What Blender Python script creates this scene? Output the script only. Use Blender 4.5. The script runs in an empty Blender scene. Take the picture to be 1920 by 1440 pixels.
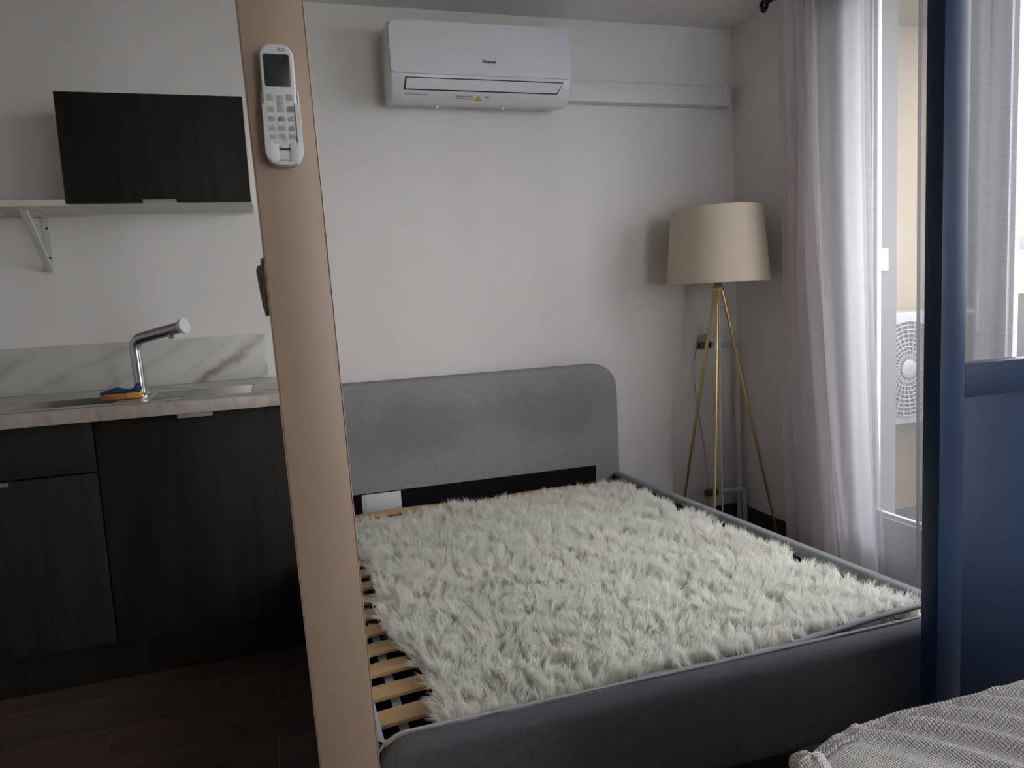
import bpy, bmesh, math, random
import numpy as np
from mathutils import Vector, Matrix

sc = bpy.context.scene
C = sc.collection
random.seed(7)
rng = np.random.default_rng(7)

# ------------------------------------------------------------------ camera
FPX = 1404.4
YAW, PITCH, ROLL = 0.302572, 0.112903, 0.0520027
CAM_H = 1.165
cam_d = bpy.data.cameras.new('camera')
cam = bpy.data.objects.new('camera', cam_d)
C.objects.link(cam)
sc.camera = cam
fwd = Vector((math.sin(YAW) * math.cos(PITCH), math.cos(YAW) * math.cos(PITCH), -math.sin(PITCH)))
rt = Vector((math.cos(YAW), -math.sin(YAW), 0))
dn = fwd.cross(rt)
cx = math.cos(ROLL) * rt + math.sin(ROLL) * dn
cy = -math.sin(ROLL) * rt + math.cos(ROLL) * dn
mw = Matrix.Identity(4)
for i in range(3):
    mw[i][0], mw[i][1], mw[i][2] = cx[i], -cy[i], -fwd[i]
mw[2][3] = CAM_H
cam.matrix_world = mw
cam_d.sensor_fit = 'HORIZONTAL'
cam_d.sensor_width = 36.0
cam_d.lens = FPX / 1920 * 36.0
cam_d.clip_start = 0.02
cam_d.clip_end = 500

# ------------------------------------------------------------------ colour management / sky
sc.view_settings.view_transform = 'Standard'
sc.view_settings.look = 'None'
sc.view_settings.gamma = 1.0
sc.view_settings.use_curve_mapping = False
sc.view_settings.exposure = 0.54
SKY = 10.5
w = bpy.data.worlds.new('overcast_sky')
sc.world = w
w.use_nodes = True
nt = w.node_tree
nt.nodes.clear()
wo = nt.nodes.new('ShaderNodeOutputWorld')
bg = nt.nodes.new('ShaderNodeBackground')
tc = nt.nodes.new('ShaderNodeTexCoord')
no = nt.nodes.new('ShaderNodeTexNoise')
no.inputs['Scale'].default_value = 2.2
no.inputs['Detail'].default_value = 5
cr = nt.nodes.new('ShaderNodeValToRGB')
cr.color_ramp.elements[0].position = 0.35
cr.color_ramp.elements[0].color = (0.84, 0.89, 1.0, 1)
cr.color_ramp.elements[1].position = 0.62
cr.color_ramp.elements[1].color = (1.0, 0.98, 0.965, 1)
nt.links.new(tc.outputs['Generated'], no.inputs['Vector'])
nt.links.new(no.outputs['Fac'], cr.inputs['Fac'])
nt.links.new(cr.outputs['Color'], bg.inputs['Color'])
bg.inputs['Strength'].default_value = SKY
nt.links.new(bg.outputs['Background'], wo.inputs['Surface'])

# room dimensions (metres): X to the right along the back wall, Y into the room, Z up
XW, YB, ZC = 2.175, 3.2, 2.375          # window wall, back wall, ceiling
XL, YF = -3.0, -2.6                     # left wall, wall behind the viewer
WALL_T = 0.245
W1 = (0.69, 2.46, 0.0, 2.325)            # balcony doors: y0, y1, z0, z1
W2 = (-1.45, -0.65, 0.80, 2.12)         # unseen window in the living area, sized for the light it adds
W3 = (1.10, 2.05, 0.30, 2.20)          # unseen living-room window behind the viewer, placed and sized for the light: x0, x1, z0, z1

# portals only steer the sampling of the sky through the two openings
for y0, y1, z0, z1 in (W1, W2):
    pl = bpy.data.lights.new('window_portal', 'AREA')
    pl.shape = 'RECTANGLE'
    pl.size, pl.size_y = (y1 - y0), (z1 - z0)
    pl.cycles.is_portal = True
    po = bpy.data.objects.new('window_portal', pl)
    C.objects.link(po)
    po.location = (XW + WALL_T + 0.01, (y0 + y1) / 2, (z0 + z1) / 2)
    po.rotation_euler = (math.pi / 2, 0, math.pi / 2)
pl = bpy.data.lights.new('window_portal', 'AREA')
pl.shape = 'RECTANGLE'
pl.size, pl.size_y = W3[1] - W3[0], W3[3] - W3[2]
pl.cycles.is_portal = True
po = bpy.data.objects.new('window_portal', pl)
C.objects.link(po)
po.location = ((W3[0] + W3[1]) / 2, YF - 0.12, (W3[2] + W3[3]) / 2)
po.rotation_euler = (math.pi / 2, 0, math.pi)

cyc = sc.cycles
cyc.max_bounces = 7
cyc.diffuse_bounces = 5
cyc.glossy_bounces = 4
cyc.transmission_bounces = 8
cyc.transparent_max_bounces = 14
cyc.sample_clamp_indirect = 12.0
cyc.use_adaptive_sampling = True
cyc.adaptive_threshold = 0.06
cyc.adaptive_min_samples = 16

# ------------------------------------------------------------------ materials
def srgb(r, g, b):
    f = lambda c: c / 12.92 if c <= 0.04045 else ((c + 0.055) / 1.055) ** 2.4
    return (f(r / 255), f(g / 255), f(b / 255), 1)

class M:
    """small node-material builder"""
    def __init__(s, name, col, rough=0.6, metal=0.0, spec=0.5):
        s.m = bpy.data.materials.new(name)
        s.m.use_nodes = True
        s.nt = s.m.node_tree
        s.b = s.nt.nodes['Principled BSDF']
        s.out = s.nt.nodes['Material Output']
        s.set(col, rough, metal, spec)
    def set(s, col, rough, metal, spec):
        s.b.inputs['Base Color'].default_value = col
        s.b.inputs['Roughness'].default_value = rough
        s.b.inputs['Metallic'].default_value = metal
        s.b.inputs['Specular IOR Level'].default_value = spec
    def n(s, t, **k):
        nd = s.nt.nodes.new(t)
        for a, v in k.items():
            if a in nd.inputs.keys():
                nd.inputs[a].default_value = v
            else:
                setattr(nd, a, v)
        return nd
    def l(s, a, b):
        s.nt.links.new(a, b)
    def coords(s, scale=(1, 1, 1), rot=(0, 0, 0)):
        t = s.n('ShaderNodeTexCoord')
        mp = s.n('ShaderNodeMapping')
        mp.inputs['Scale'].default_value = scale
        mp.inputs['Rotation'].default_value = rot
        s.l(t.outputs['Object'], mp.inputs['Vector'])
        return mp.outputs['Vector']
    def noise(s, vec, scale=5.0, detail=4.0, rough=0.5, dist=0.0):
        nd = s.n('ShaderNodeTexNoise')
        nd.inputs['Scale'].default_value = scale
        nd.inputs['Detail'].default_value = detail
        nd.inputs['Roughness'].default_value = rough
        nd.inputs['Distortion'].default_value = dist
        s.l(vec, nd.inputs['Vector'])
        return nd.outputs['Fac']
    def ramp(s, fac, stops):
        r = s.n('ShaderNodeValToRGB')
        els = r.color_ramp.elements
        while len(els) < len(stops):
            els.new(0.5)
        for e, (p, c) in zip(els, stops):
            e.position = p
            e.color = c
        s.l(fac, r.inputs['Fac'])
        return r.outputs['Color']
    def mix(s, fac, a, b):
        x = s.n('ShaderNodeMix', data_type='RGBA')
        if isinstance(fac, (int, float)):
            x.inputs[0].default_value = fac
        else:
            s.l(fac, x.inputs[0])
        for v, i in ((a, 6), (b, 7)):
            if isinstance(v, tuple):
                x.inputs[i].default_value = v
            else:
                s.l(v, x.inputs[i])
        return x.outputs[2]
    def math(s, op, a, b=0.0, c=0.0):
        x = s.n('ShaderNodeMath', operation=op)
        for v, i in ((a, 0), (b, 1), (c, 2)):
            if isinstance(v, (int, float)):
                x.inputs[i].default_value = v
            else:
                s.l(v, x.inputs[i])
        return x.outputs[0]
    def col(s, c):
        s.l(c, s.b.inputs['Base Color'])
    def bump(s, h, strength=0.2, dist=0.002):
        b = s.n('ShaderNodeBump')
        b.inputs['Strength'].default_value = strength
        b.inputs['Distance'].default_value = dist
        s.l(h, b.inputs['Height'])
        s.l(b.outputs['Normal'], s.b.inputs['Normal'])

def plaster(name, col, var=0.05):
    m = M(name, col, 0.75, 0, 0.3)
    v = m.coords()
    f = m.noise(v, 1.6, 3)
    d = tuple(c * (1 - var) for c in col[:3]) + (1,)
    m.col(m.ramp(f, [(0.3, d), (0.7, col)]))
    m.bump(m.noise(v, 160, 3), 0.12, 0.001)
    return m.m

def wood(name, c1, c2, scale, rough=0.5, bump=0.1, axis_scale=(1, 1, 0.06), spec=0.5):
    m = M(name, c1, rough, 0, spec)
    v = m.coords(axis_scale)
    f = m.noise(v, scale, 8, 0.65, 0.6)
    m.col(m.ramp(f, [(0.3, c1), (0.7, c2)]))
    m.bump(f, bump, 0.001)
    return m.m

def weave(name, col, col2, scale, rough=0.9, bump=0.3, dist=0.0015, blot=0.0):
    m = M(name, col, rough, 0, 0.2)
    v = m.coords((1, 1, 1))
    a = m.noise(m.coords((0.12, 1, 1)), scale, 3)
    b = m.noise(m.coords((1, 1, 0.12)), scale, 3)
    h = m.math('ADD', m.math('MULTIPLY', a, 0.5), m.math('MULTIPLY', b, 0.5))
    m.col(m.ramp(h, [(0.35, col), (0.65, col2)]))
    m.bump(h, bump, dist)
    return m

MAT = {}
MAT['wall'] = plaster('wall_paint', (0.78, 0.755, 0.73, 1))
MAT['ceiling'] = plaster('ceiling_paint', (0.78, 0.76, 0.735, 1), 0.03)
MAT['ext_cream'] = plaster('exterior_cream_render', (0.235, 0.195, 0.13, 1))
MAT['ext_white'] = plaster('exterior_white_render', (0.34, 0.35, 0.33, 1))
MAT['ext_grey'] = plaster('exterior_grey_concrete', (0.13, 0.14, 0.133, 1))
MAT['roof_tile'] = plaster('roof_terracotta', (0.30, 0.21, 0.165, 1))
MAT['parapet'] = plaster('parapet_render', (0.24, 0.255, 0.235, 1))

m = M('pillar_beige_satin_paint', (0.44, 0.325, 0.255, 1), 0.42, 0, 0.5)
f = m.noise(m.coords((1, 1, 0.15)), 9, 4, 0.6, 0.3)
m.col(m.ramp(f, [(0.3, (0.38, 0.275, 0.205, 1)), (0.7, (0.43, 0.315, 0.24, 1))]))
m.bump(m.noise(m.coords((1, 1, 0.05)), 120, 2), 0.12, 0.0006)
MAT['pillar'] = m.m

MAT['dark_oak'] = wood('dark_oak_laminate', (0.010, 0.009, 0.008, 1), (0.027, 0.024, 0.020, 1), 26, 0.6, 0.12, spec=0.22)
MAT['floor_tile'] = None
m = M('wood_look_porcelain', (0.07, 0.05, 0.04, 1), 0.42, 0, 0.4)
oi = m.n('ShaderNodeObjectInfo')
vv = m.n('ShaderNodeVectorMath', operation='ADD')
m.l(m.coords((0.22, 2.2, 1)), vv.inputs[0])
sc3 = m.n('ShaderNodeVectorMath', operation='SCALE')
sc3.inputs[0].default_value = (13, 7, 3)
m.l(oi.outputs['Random'], sc3.inputs['Scale'])
m.l(sc3.outputs[0], vv.inputs[1])
f = m.noise(vv.outputs[0], 11, 7, 0.65, 0.8)
c = m.ramp(f, [(0.3, (0.045, 0.032, 0.026, 1)), (0.72, (0.125, 0.092, 0.074, 1))])
m.col(m.mix(m.math('MULTIPLY', oi.outputs['Random'], 0.35), c, (0.11, 0.065, 0.05, 1)))
m.bump(f, 0.1, 0.001)
MAT['floor_tile'] = m.m
MAT['grout'] = M('pale_grout', (0.20, 0.17, 0.145, 1), 0.85).m
MAT['baseboard'] = wood('dark_tile_skirting', (0.03, 0.024, 0.02, 1), (0.07, 0.055, 0.045, 1), 18, 0.5)

# marble laminate with diagonal veins (object coordinates: x along the wall, z up)
def marble(name, base, tint, amount=1.0):
    m = M(name, base, 0.38, 0, 0.45)
    t = m.n('ShaderNodeTexCoord')
    sp = m.n('ShaderNodeSeparateXYZ')
    m.l(t.outputs['Object'], sp.inputs[0])
    warp = m.noise(m.coords((1, 1, 1)), 7, 5, 0.6)
    warp2 = m.noise(m.coords((1, 1, 1)), 28, 4, 0.6)
    wob = m.math('ADD', m.math('MULTIPLY', m.math('SUBTRACT', warp, 0.5), 0.10), m.math('MULTIPLY', m.math('SUBTRACT', warp2, 0.5), 0.012))
    # signed distance to a family of rising lines: d = z - slope*x
    total = None
    for slope, off, wid, amt in ((0.70, -0.205, 0.032, 1.15), (0.55, 0.02, 0.018, 0.4), (0.45, 0.14, 0.022, 0.4), (0.6, -0.30, 0.02, 0.5),
                                 (0.5, 0.29, 0.03, 0.4), (0.62, -0.10, 0.007, 0.35), (0.35, 0.40, 0.03, 0.4), (0.5, 0.5, 0.03, 0.4)):
        zz = m.math('ADD', sp.outputs['Z'], m.math('MULTIPLY', sp.outputs['Y'], -0.7))
        d = m.math('SUBTRACT', zz, m.math('MULTIPLY', sp.outputs['X'], slope))
        d = m.math('ABSOLUTE', m.math('ADD', m.math('SUBTRACT', d, off), wob))
        k = m.math('SUBTRACT', 1.0, m.math('DIVIDE', d, wid))
        k = m.math('MULTIPLY', m.math('MAXIMUM', k, 0.0), amt)
        total = k if total is None else m.math('MAXIMUM', total, k)
    br = m.noise(m.coords((1, 1, 1)), 5, 4, 0.6, 0.5)
    total = m.math('MULTIPLY', total, m.ramp(br, [(0.35, (0.25, 0.25, 0.25, 1)), (0.6, (1, 1, 1, 1))]))
    cloud = m.ramp(m.noise(m.coords((1, 1, 1)), 4.5, 5, 0.6, 0.8), [(0.3, base), (0.8, tint)])
    m.col(m.mix(m.math('MULTIPLY', total, amount), cloud, (0.27, 0.235, 0.205, 1)))
    return m.m
MAT['marble'] = marble('white_marble_laminate', (0.62, 0.61, 0.58, 1), (0.50, 0.485, 0.44, 1))
m = M('worktop_edge_laminate', (0.42, 0.36, 0.32, 1), 0.4)
f = m.noise(m.coords((1, 1, 0.4)), 16, 5, 0.65, 1.2)
m.col(m.ramp(f, [(0.32, (0.30, 0.24, 0.215, 1)), (0.5, (0.42, 0.36, 0.32, 1)), (0.75, (0.47, 0.42, 0.375, 1))]))
MAT['worktop_edge'] = m.m

MAT['white_lam'] = M('white_laminate', (0.62, 0.61, 0.575, 1), 0.45).m
MAT['shelf_lam'] = M('ivory_laminate', (0.60, 0.57, 0.48, 1), 0.5).m
MAT['white_metal'] = M('white_enamelled_steel', (0.62, 0.61, 0.58, 1), 0.4).m
MAT['steel'] = M('brushed_steel', (0.58, 0.57, 0.55, 1), 0.32, 1.0).m
MAT['chrome'] = M('chrome', (0.55, 0.55, 0.55, 1), 0.12, 1.0).m
MAT['satin'] = M('satin_chrome', (0.82, 0.82, 0.81, 1), 0.45, 0.7).m
MAT['screw'] = M('dark_screw', (0.03, 0.028, 0.025, 1), 0.5).m
MAT['black'] = M('black_plastic', (0.012, 0.012, 0.013, 1), 0.6).m
MAT['black_cloth'] = M('black_lining_cloth', (0.008, 0.008, 0.009, 1), 0.95, 0, 0.1).m
MAT['ac_white'] = M('glossy_white_plastic', (0.72, 0.73, 0.76, 1), 0.16, 0, 0.5).m
MAT['ac_panel'] = M('glossy_white_front', (0.74, 0.75, 0.79, 1), 0.09, 0, 0.5).m
MAT['trunk'] = M('white_pvc_trunking', (0.70, 0.69, 0.67, 1), 0.35).m
MAT['rem_white'] = M('white_remote_plastic', (0.66, 0.66, 0.68, 1), 0.35).m
MAT['rem_key'] = M('rubber_key', (0.43, 0.44, 0.40, 1), 0.6).m
MAT['rem_key_dark'] = M('grey_rubber_key', (0.30, 0.31, 0.29, 1), 0.6).m
MAT['rem_key_red'] = M('power_key', (0.52, 0.42, 0.36, 1), 0.6).m
MAT['red_print'] = M('orange_red_print', (0.60, 0.16, 0.08, 1), 0.6).m
MAT['lcd'] = M('lcd_glass', (0.028, 0.040, 0.034, 1), 0.30).m
MAT['print'] = M('dark_print', (0.03, 0.03, 0.035, 1), 0.6).m
MAT['print_grey'] = M('grey_print', (0.34, 0.34, 0.34, 1), 0.6).m
MAT['print_green'] = M('olive_print', (0.20, 0.22, 0.15, 1), 0.6).m
MAT['paper'] = M('white_label_paper', (0.66, 0.66, 0.68, 1), 0.7).m
MAT['warn'] = M('warning_yellow', (0.55, 0.40, 0.12, 1), 0.6).m
MAT['switch_beige'] = M('aged_beige_plastic', (0.34, 0.29, 0.235, 1), 0.5).m
MAT['valve'] = M('corroded_brass', (0.16, 0.11, 0.075, 1), 0.6, 0.5).m
MAT['pipe'] = M('painted_pipe', (0.60, 0.58, 0.56, 1), 0.45).m
MAT['cable'] = M('grey_cable', (0.42, 0.40, 0.39, 1), 0.5).m
MAT['clear_cable'] = M('clear_white_cable', (0.62, 0.60, 0.58, 1), 0.4).m
MAT['iron'] = M('black_wrought_iron', (0.025, 0.024, 0.024, 1), 0.45, 0.6).m
MAT['pvc'] = M('white_window_pvc', (0.78, 0.80, 0.79, 1), 0.35).m
MAT['gold'] = M('brushed_gold', (0.62, 0.47, 0.22, 1), 0.3, 1.0).m
MAT['sponge_y'] = M('yellow_sponge', (0.62, 0.34, 0.06, 1), 0.95).m
MAT['sponge_o'] = M('ochre_sponge', (0.40, 0.17, 0.05, 1), 0.95).m
MAT['sponge_b'] = M('blue_cloth', (0.010, 0.040, 0.16, 1), 0.95).m
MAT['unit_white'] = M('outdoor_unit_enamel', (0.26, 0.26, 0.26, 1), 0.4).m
MAT['unit_dark'] = M('outdoor_unit_dark', (0.11, 0.112, 0.115, 1), 0.6).m
m = M('navy_lacquer', (0.013, 0.036, 0.092, 1), 0.38, 0, 0.42)
m.bump(m.noise(m.coords((1, 1, 0.2)), 60, 3), 0.04, 0.001)
MAT['navy'] = m.m

# bed upholstery, with worn darker patches on the headboard
m = weave('grey_bed_fabric', (0.23, 0.23, 0.245, 1), (0.31, 0.312, 0.33, 1), 420, 0.9, 0.25)
MAT['bed_fabric'] = m.m
m = weave('grey_headboard_fabric', (0.23, 0.23, 0.245, 1), (0.31, 0.312, 0.33, 1), 420, 0.9, 0.25)
base_link = m.b.inputs['Base Color'].links[0].from_socket
t = m.n('ShaderNodeTexCoord'); sp = m.n('ShaderNodeSeparateXYZ'); m.l(t.outputs['Object'], sp.inputs[0])
wob = m.noise(m.coords(), 6, 4, 0.6)
tot = None
for cx0, cz0, rx, rz in ((-0.27, 0.64, 0.36, 0.17), (0.34, 0.67, 0.40, 0.16)):
    dx = m.math('DIVIDE', m.math('SUBTRACT', sp.outputs['X'], cx0), rx)
    dz = m.math('DIVIDE', m.math('SUBTRACT', sp.outputs['Z'], cz0), rz)
    d = m.math('SQRT', m.math('ADD', m.math('MULTIPLY', dx, dx), m.math('MULTIPLY', dz, dz)))
    d = m.math('ADD', d, m.math('MULTIPLY', m.math('SUBTRACT', wob, 0.5), 0.9))
    k = m.ramp(d, [(0.45, (1, 1, 1, 1)), (1.0, (0, 0, 0, 1))])
    tot = k if tot is None else m.math('MAXIMUM', tot, k)
m.col(m.mix(m.math('MULTIPLY', tot, 0.62), base_link, (0.20, 0.188, 0.165, 1)))
MAT['headboard'] = m.m
m = weave('grey_piping', (0.36, 0.365, 0.38, 1), (0.46, 0.465, 0.48, 1), 500)
MAT['piping'] = m.m
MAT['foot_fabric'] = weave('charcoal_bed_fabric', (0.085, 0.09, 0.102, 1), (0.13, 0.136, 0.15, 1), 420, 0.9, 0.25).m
m = weave('lavender_binding', (0.38, 0.36, 0.39, 1), (0.47, 0.45, 0.48, 1), 500)
MAT['binding'] = m.m
MAT['slat'] = wood('birch_slat', (0.58, 0.36, 0.16, 1), (0.70, 0.47, 0.24, 1), 14, 0.45, 0.05, (0.08, 1, 1))
MAT['strap'] = M('white_webbing', (0.62, 0.62, 0.63, 1), 0.9).m
MAT['sofa'] = weave('grey_upholstery', (0.20, 0.19, 0.18, 1), (0.27, 0.26, 0.25, 1), 300).m

# shaggy pile
m = bpy.data.materials.new('cream_fur'); m.use_nodes = True
n_ = m.node_tree; n_.nodes.clear()
o_ = n_.nodes.new('ShaderNodeOutputMaterial')
d_ = n_.nodes.new('ShaderNodeBsdfDiffuse'); d_.inputs['Color'].default_value = (0.975, 0.965, 0.925, 1)
t_ = n_.nodes.new('ShaderNodeBsdfTranslucent'); t_.inputs['Color'].default_value = (0.98, 0.97, 0.92, 1)
x_ = n_.nodes.new('ShaderNodeMixShader'); x_.inputs[0].default_value = 0.6
n_.links.new(d_.outputs[0], x_.inputs[1]); n_.links.new(t_.outputs[0], x_.inputs[2]); n_.links.new(x_.outputs[0], o_.inputs[0])
MAT['fur'] = m
MAT['fur_base'] = M('cream_rug_ground', (0.93, 0.90, 0.76, 1), 0.95, 0, 0.1).m

# knitted throw: V-stitch relief
m = M('grey_knit', (0.30, 0.28, 0.265, 1), 0.95, 0, 0.15)
t = m.n('ShaderNodeTexCoord'); sp = m.n('ShaderNodeSeparateXYZ'); m.l(t.outputs['Object'], sp.inputs[0])
wv = m.math('MULTIPLY', m.math('SUBTRACT', m.noise(m.coords(), 40, 2), 0.5), 0.004)
row = m.math('MULTIPLY', m.math('ADD', sp.outputs['X'], wv), 2 * math.pi / 0.0036)
colm = m.math('MULTIPLY', m.math('ADD', sp.outputs['Y'], wv), 2 * math.pi / 0.0046)
a_ = m.math('SINE', row)
b_ = m.math('SINE', m.math('ADD', colm, m.math('MULTIPLY', m.math('ABSOLUTE', m.math('SINE', m.math('MULTIPLY', row, 0.5))), 2.2)))
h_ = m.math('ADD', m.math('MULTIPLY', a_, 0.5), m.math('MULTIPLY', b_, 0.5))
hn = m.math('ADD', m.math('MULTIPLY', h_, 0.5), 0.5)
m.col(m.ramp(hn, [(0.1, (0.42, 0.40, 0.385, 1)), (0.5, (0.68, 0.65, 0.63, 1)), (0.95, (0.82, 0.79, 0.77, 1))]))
m.bump(h_, 0.7, 0.0018)
MAT['knit'] = m.m

# lamp shade: pale satin, lets a little light through
m = M('champagne_satin', (0.82, 0.71, 0.56, 1), 0.45, 0, 0.4)
m.bump(m.noise(m.coords((1, 1, 1)), 300, 2), 0.05, 0.0005)
tr = m.n('ShaderNodeBsdfTranslucent'); tr.inputs['Color'].default_value = (0.62, 0.47, 0.32, 1)
mx = m.n('ShaderNodeMixShader'); mx.inputs[0].default_value = 0.3
m.l(m.b.outputs[0], mx.inputs[1]); m.l(tr.outputs[0], mx.inputs[2]); m.l(mx.outputs[0], m.out.inputs['Surface'])
MAT['shade'] = m.m

def sheer(name, col, transp):
    m = bpy.data.materials.new(name); m.use_nodes = True
    n = m.node_tree; n.nodes.clear()
    o = n.nodes.new('ShaderNodeOutputMaterial')
    d = n.nodes.new('ShaderNodeBsdfDiffuse'); d.inputs['Color'].default_value = col
    t = n.nodes.new('ShaderNodeBsdfTranslucent'); t.inputs['Color'].default_value = col
    a = n.nodes.new('ShaderNodeMixShader'); a.inputs[0].default_value = 0.5
    p = n.nodes.new('ShaderNodeBsdfTransparent')
    b = n.nodes.new('ShaderNodeMixShader')
    tcn = n.nodes.new('ShaderNodeTexCoord')
    mp = n.nodes.new('ShaderNodeMapping'); mp.inputs['Scale'].default_value = (1, 1, 14)
    ns = n.nodes.new('ShaderNodeTexNoise'); ns.inputs['Scale'].default_value = 22; ns.inputs['Detail'].default_value = 3
    mr = n.nodes.new('ShaderNodeMapRange')
    mr.inputs['From Min'].default_value = 0.3; mr.inputs['From Max'].default_value = 0.7
    mr.inputs['To Min'].default_value = 1 - transp - 0.04; mr.inputs['To Max'].default_value = 1 - transp + 0.04
    n.links.new(tcn.outputs['Object'], mp.inputs['Vector']); n.links.new(mp.outputs[0], ns.inputs['Vector'])
    n.links.new(ns.outputs['Fac'], mr.inputs['Value'])
    n.links.new(d.outputs[0], a.inputs[1]); n.links.new(t.outputs[0], a.inputs[2])
    n.links.new(mr.outputs[0], b.inputs[0])
    n.links.new(p.outputs[0], b.inputs[1]); n.links.new(a.outputs[0], b.inputs[2])
    n.links.new(b.outputs[0], o.inputs[0])
    return m
MAT['sheer'] = sheer('white_voile', (0.22, 0.212, 0.23, 1), 0.46)
MAT['sheer_lit'] = sheer('white_voile_lit', (0.50, 0.487, 0.51, 1), 0.27)  # same voile, denser, with room light on its face put into the colour
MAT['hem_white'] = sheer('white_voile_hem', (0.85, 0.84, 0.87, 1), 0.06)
MAT['voile_folds'] = sheer('grey_lavender_voile', (0.90, 0.86, 0.87, 1), 0.08)
MAT['hem'] = sheer('voile_hem', (0.36, 0.35, 0.37, 1), 0.14)

def glass(name, tint=(0.97, 0.97, 0.97, 1)):
    m = bpy.data.materials.new(name); m.use_nodes = True
    n = m.node_tree; n.nodes.clear()
    o = n.nodes.new('ShaderNodeOutputMaterial')
    p = n.nodes.new('ShaderNodeBsdfTransparent'); p.inputs['Color'].default_value = tint
    g = n.nodes.new('ShaderNodeBsdfGlossy'); g.inputs['Roughness'].default_value = 0.02
    lw = n.nodes.new('ShaderNodeLayerWeight'); lw.inputs['Blend'].default_value = 0.5
    pw = n.nodes.new('ShaderNodeMath'); pw.operation = 'POWER'; pw.inputs[1].default_value = 5.0
    fr = n.nodes.new('ShaderNodeMath'); fr.operation = 'MULTIPLY_ADD'; fr.inputs[1].default_value = 0.9; fr.inputs[2].default_value = 0.025
    n.links.new(lw.outputs['Facing'], pw.inputs[0]); n.links.new(pw.outputs[0], fr.inputs[0])
    x = n.nodes.new('ShaderNodeMixShader')
    n.links.new(fr.outputs[0], x.inputs[0]); n.links.new(p.outputs[0], x.inputs[1]); n.links.new(g.outputs[0], x.inputs[2])
    n.links.new(x.outputs[0], o.inputs[0])
    return m
MAT['glass'] = glass('clear_pane')

# ------------------------------------------------------------------ geometry helpers (world coordinates)
WL = {}      # world origin of every object, so that children can be written in world coordinates

def finish(bm, name, mat, parent=None, origin=None, smooth=30):
    bmesh.ops.recalc_face_normals(bm, faces=bm.faces)
    if origin is None:
        if parent is not None:
            origin = WL[parent.name]
        else:
            xs = [v.co.x for v in bm.verts]; ys = [v.co.y for v in bm.verts]; zs = [v.co.z for v in bm.verts]
            origin = Vector(((min(xs) + max(xs)) / 2, (min(ys) + max(ys)) / 2, min(zs)))
    origin = Vector(origin)
    bmesh.ops.translate(bm, vec=-origin, verts=bm.verts)
    me = bpy.data.meshes.new(name)
    bm.to_mesh(me); bm.free()
    return link_mesh(me, name, mat, parent, origin, smooth)

def link_mesh(me, name, mat, parent=None, origin=(0, 0, 0), smooth=30):
    if mat is not None:
        for mm in (mat if isinstance(mat, list) else [mat]):
            me.materials.append(MAT[mm])
    if smooth:
        me.polygons.foreach_set('use_smooth', [True] * len(me.polygons))
        me.set_sharp_from_angle(angle=math.radians(smooth))
    o = bpy.data.objects.new(name, me)
    C.objects.link(o)
    origin = Vector(origin)
    if parent is not None:
        o.parent = parent
        o.location = origin - WL[parent.name]
    else:
        o.location = origin
    WL[o.name] = origin
    return o

def thing(name, loc, label=None, cat=None, group=None, kind=None):
    o = bpy.data.objects.new(name, None)
    o.empty_display_size = 0.05
    C.objects.link(o)
    o.location = loc
    WL[o.name] = Vector(loc)
    return tag(o, label, cat, group, kind)

def tag(o, label=None, cat=None, group=None, kind=None):
    if label: o['label'] = label
    if cat: o['category'] = cat
    if group: o['group'] = group
    if kind: o['kind'] = kind
    return o

def add_box(bm, x0, x1, y0, y1, z0, z1, bev=0.0, seg=2):
    r = bmesh.ops.create_cube(bm, size=1.0)
    vs = r['verts']
    bmesh.ops.scale(bm, vec=(abs(x1 - x0), abs(y1 - y0), abs(z1 - z0)), verts=vs)
    bmesh.ops.translate(bm, vec=((x0 + x1) / 2, (y0 + y1) / 2, (z0 + z1) / 2), verts=vs)
    if bev > 0:
        es = list({e for v in vs for e in v.link_edges})
        bmesh.ops.bevel(bm, geom=es, offset=bev, segments=seg, affect='EDGES', profile=0.5)
    return bm

def box(name, mat, parent, x0, x1, y0, y1, z0, z1, bev=0.002, seg=2):
    bm = bmesh.new()
    add_box(bm, x0, x1, y0, y1, z0, z1, bev, seg)
    return finish(bm, name, mat, parent)

def add_tube(bm, pts, r, n=10, cap=True):
    pts = [Vector(p) for p in pts]
    rs = r if isinstance(r, (list, tuple)) else [r] * len(pts)
    rings = []
    up = None
    for i, p in enumerate(pts):
        d = (pts[min(i + 1, len(pts) - 1)] - pts[max(i - 1, 0)]).normalized()
        if up is None:
            up = d.orthogonal().normalized()
        up = (up - d * up.dot(d))
        up = up.normalized() if up.length > 1e-6 else d.orthogonal().normalized()
        sd = d.cross(up)
        rings.append([bm.verts.new(p + (up * math.cos(2 * math.pi * k / n) + sd * math.sin(2 * math.pi * k / n)) * rs[i]) for k in range(n)])
    for a, b in zip(rings, rings[1:]):
        for k in range(n):
            bm.faces.new((a[k], a[(k + 1) % n], b[(k + 1) % n], b[k]))
    if cap:
        bm.faces.new(rings[0][::-1]); bm.faces.new(rings[-1])
    return bm

def tube(name, mat, parent, pts, r, n=10):
    bm = bmesh.new()
    add_tube(bm, pts, r, n)
    return finish(bm, name, mat, parent, smooth=50)

def smooth_path(ctrl, n=8):
    P = [Vector(p) for p in ctrl]
    P = [P[0] * 2 - P[1]] + P + [P[-1] * 2 - P[-2]]
    out = []
    for i in range(1, len(P) - 2):
        for k in range(n):
            t = k / n
            a, b, c_, d = P[i - 1], P[i], P[i + 1], P[i + 2]
            out.append(0.5 * ((2 * b) + (c_ - a) * t + (2 * a - 5 * b + 4 * c_ - d) * t * t + (3 * b - a - 3 * c_ + d) * t ** 3))
    out.append(P[-2])
    return out

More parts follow.
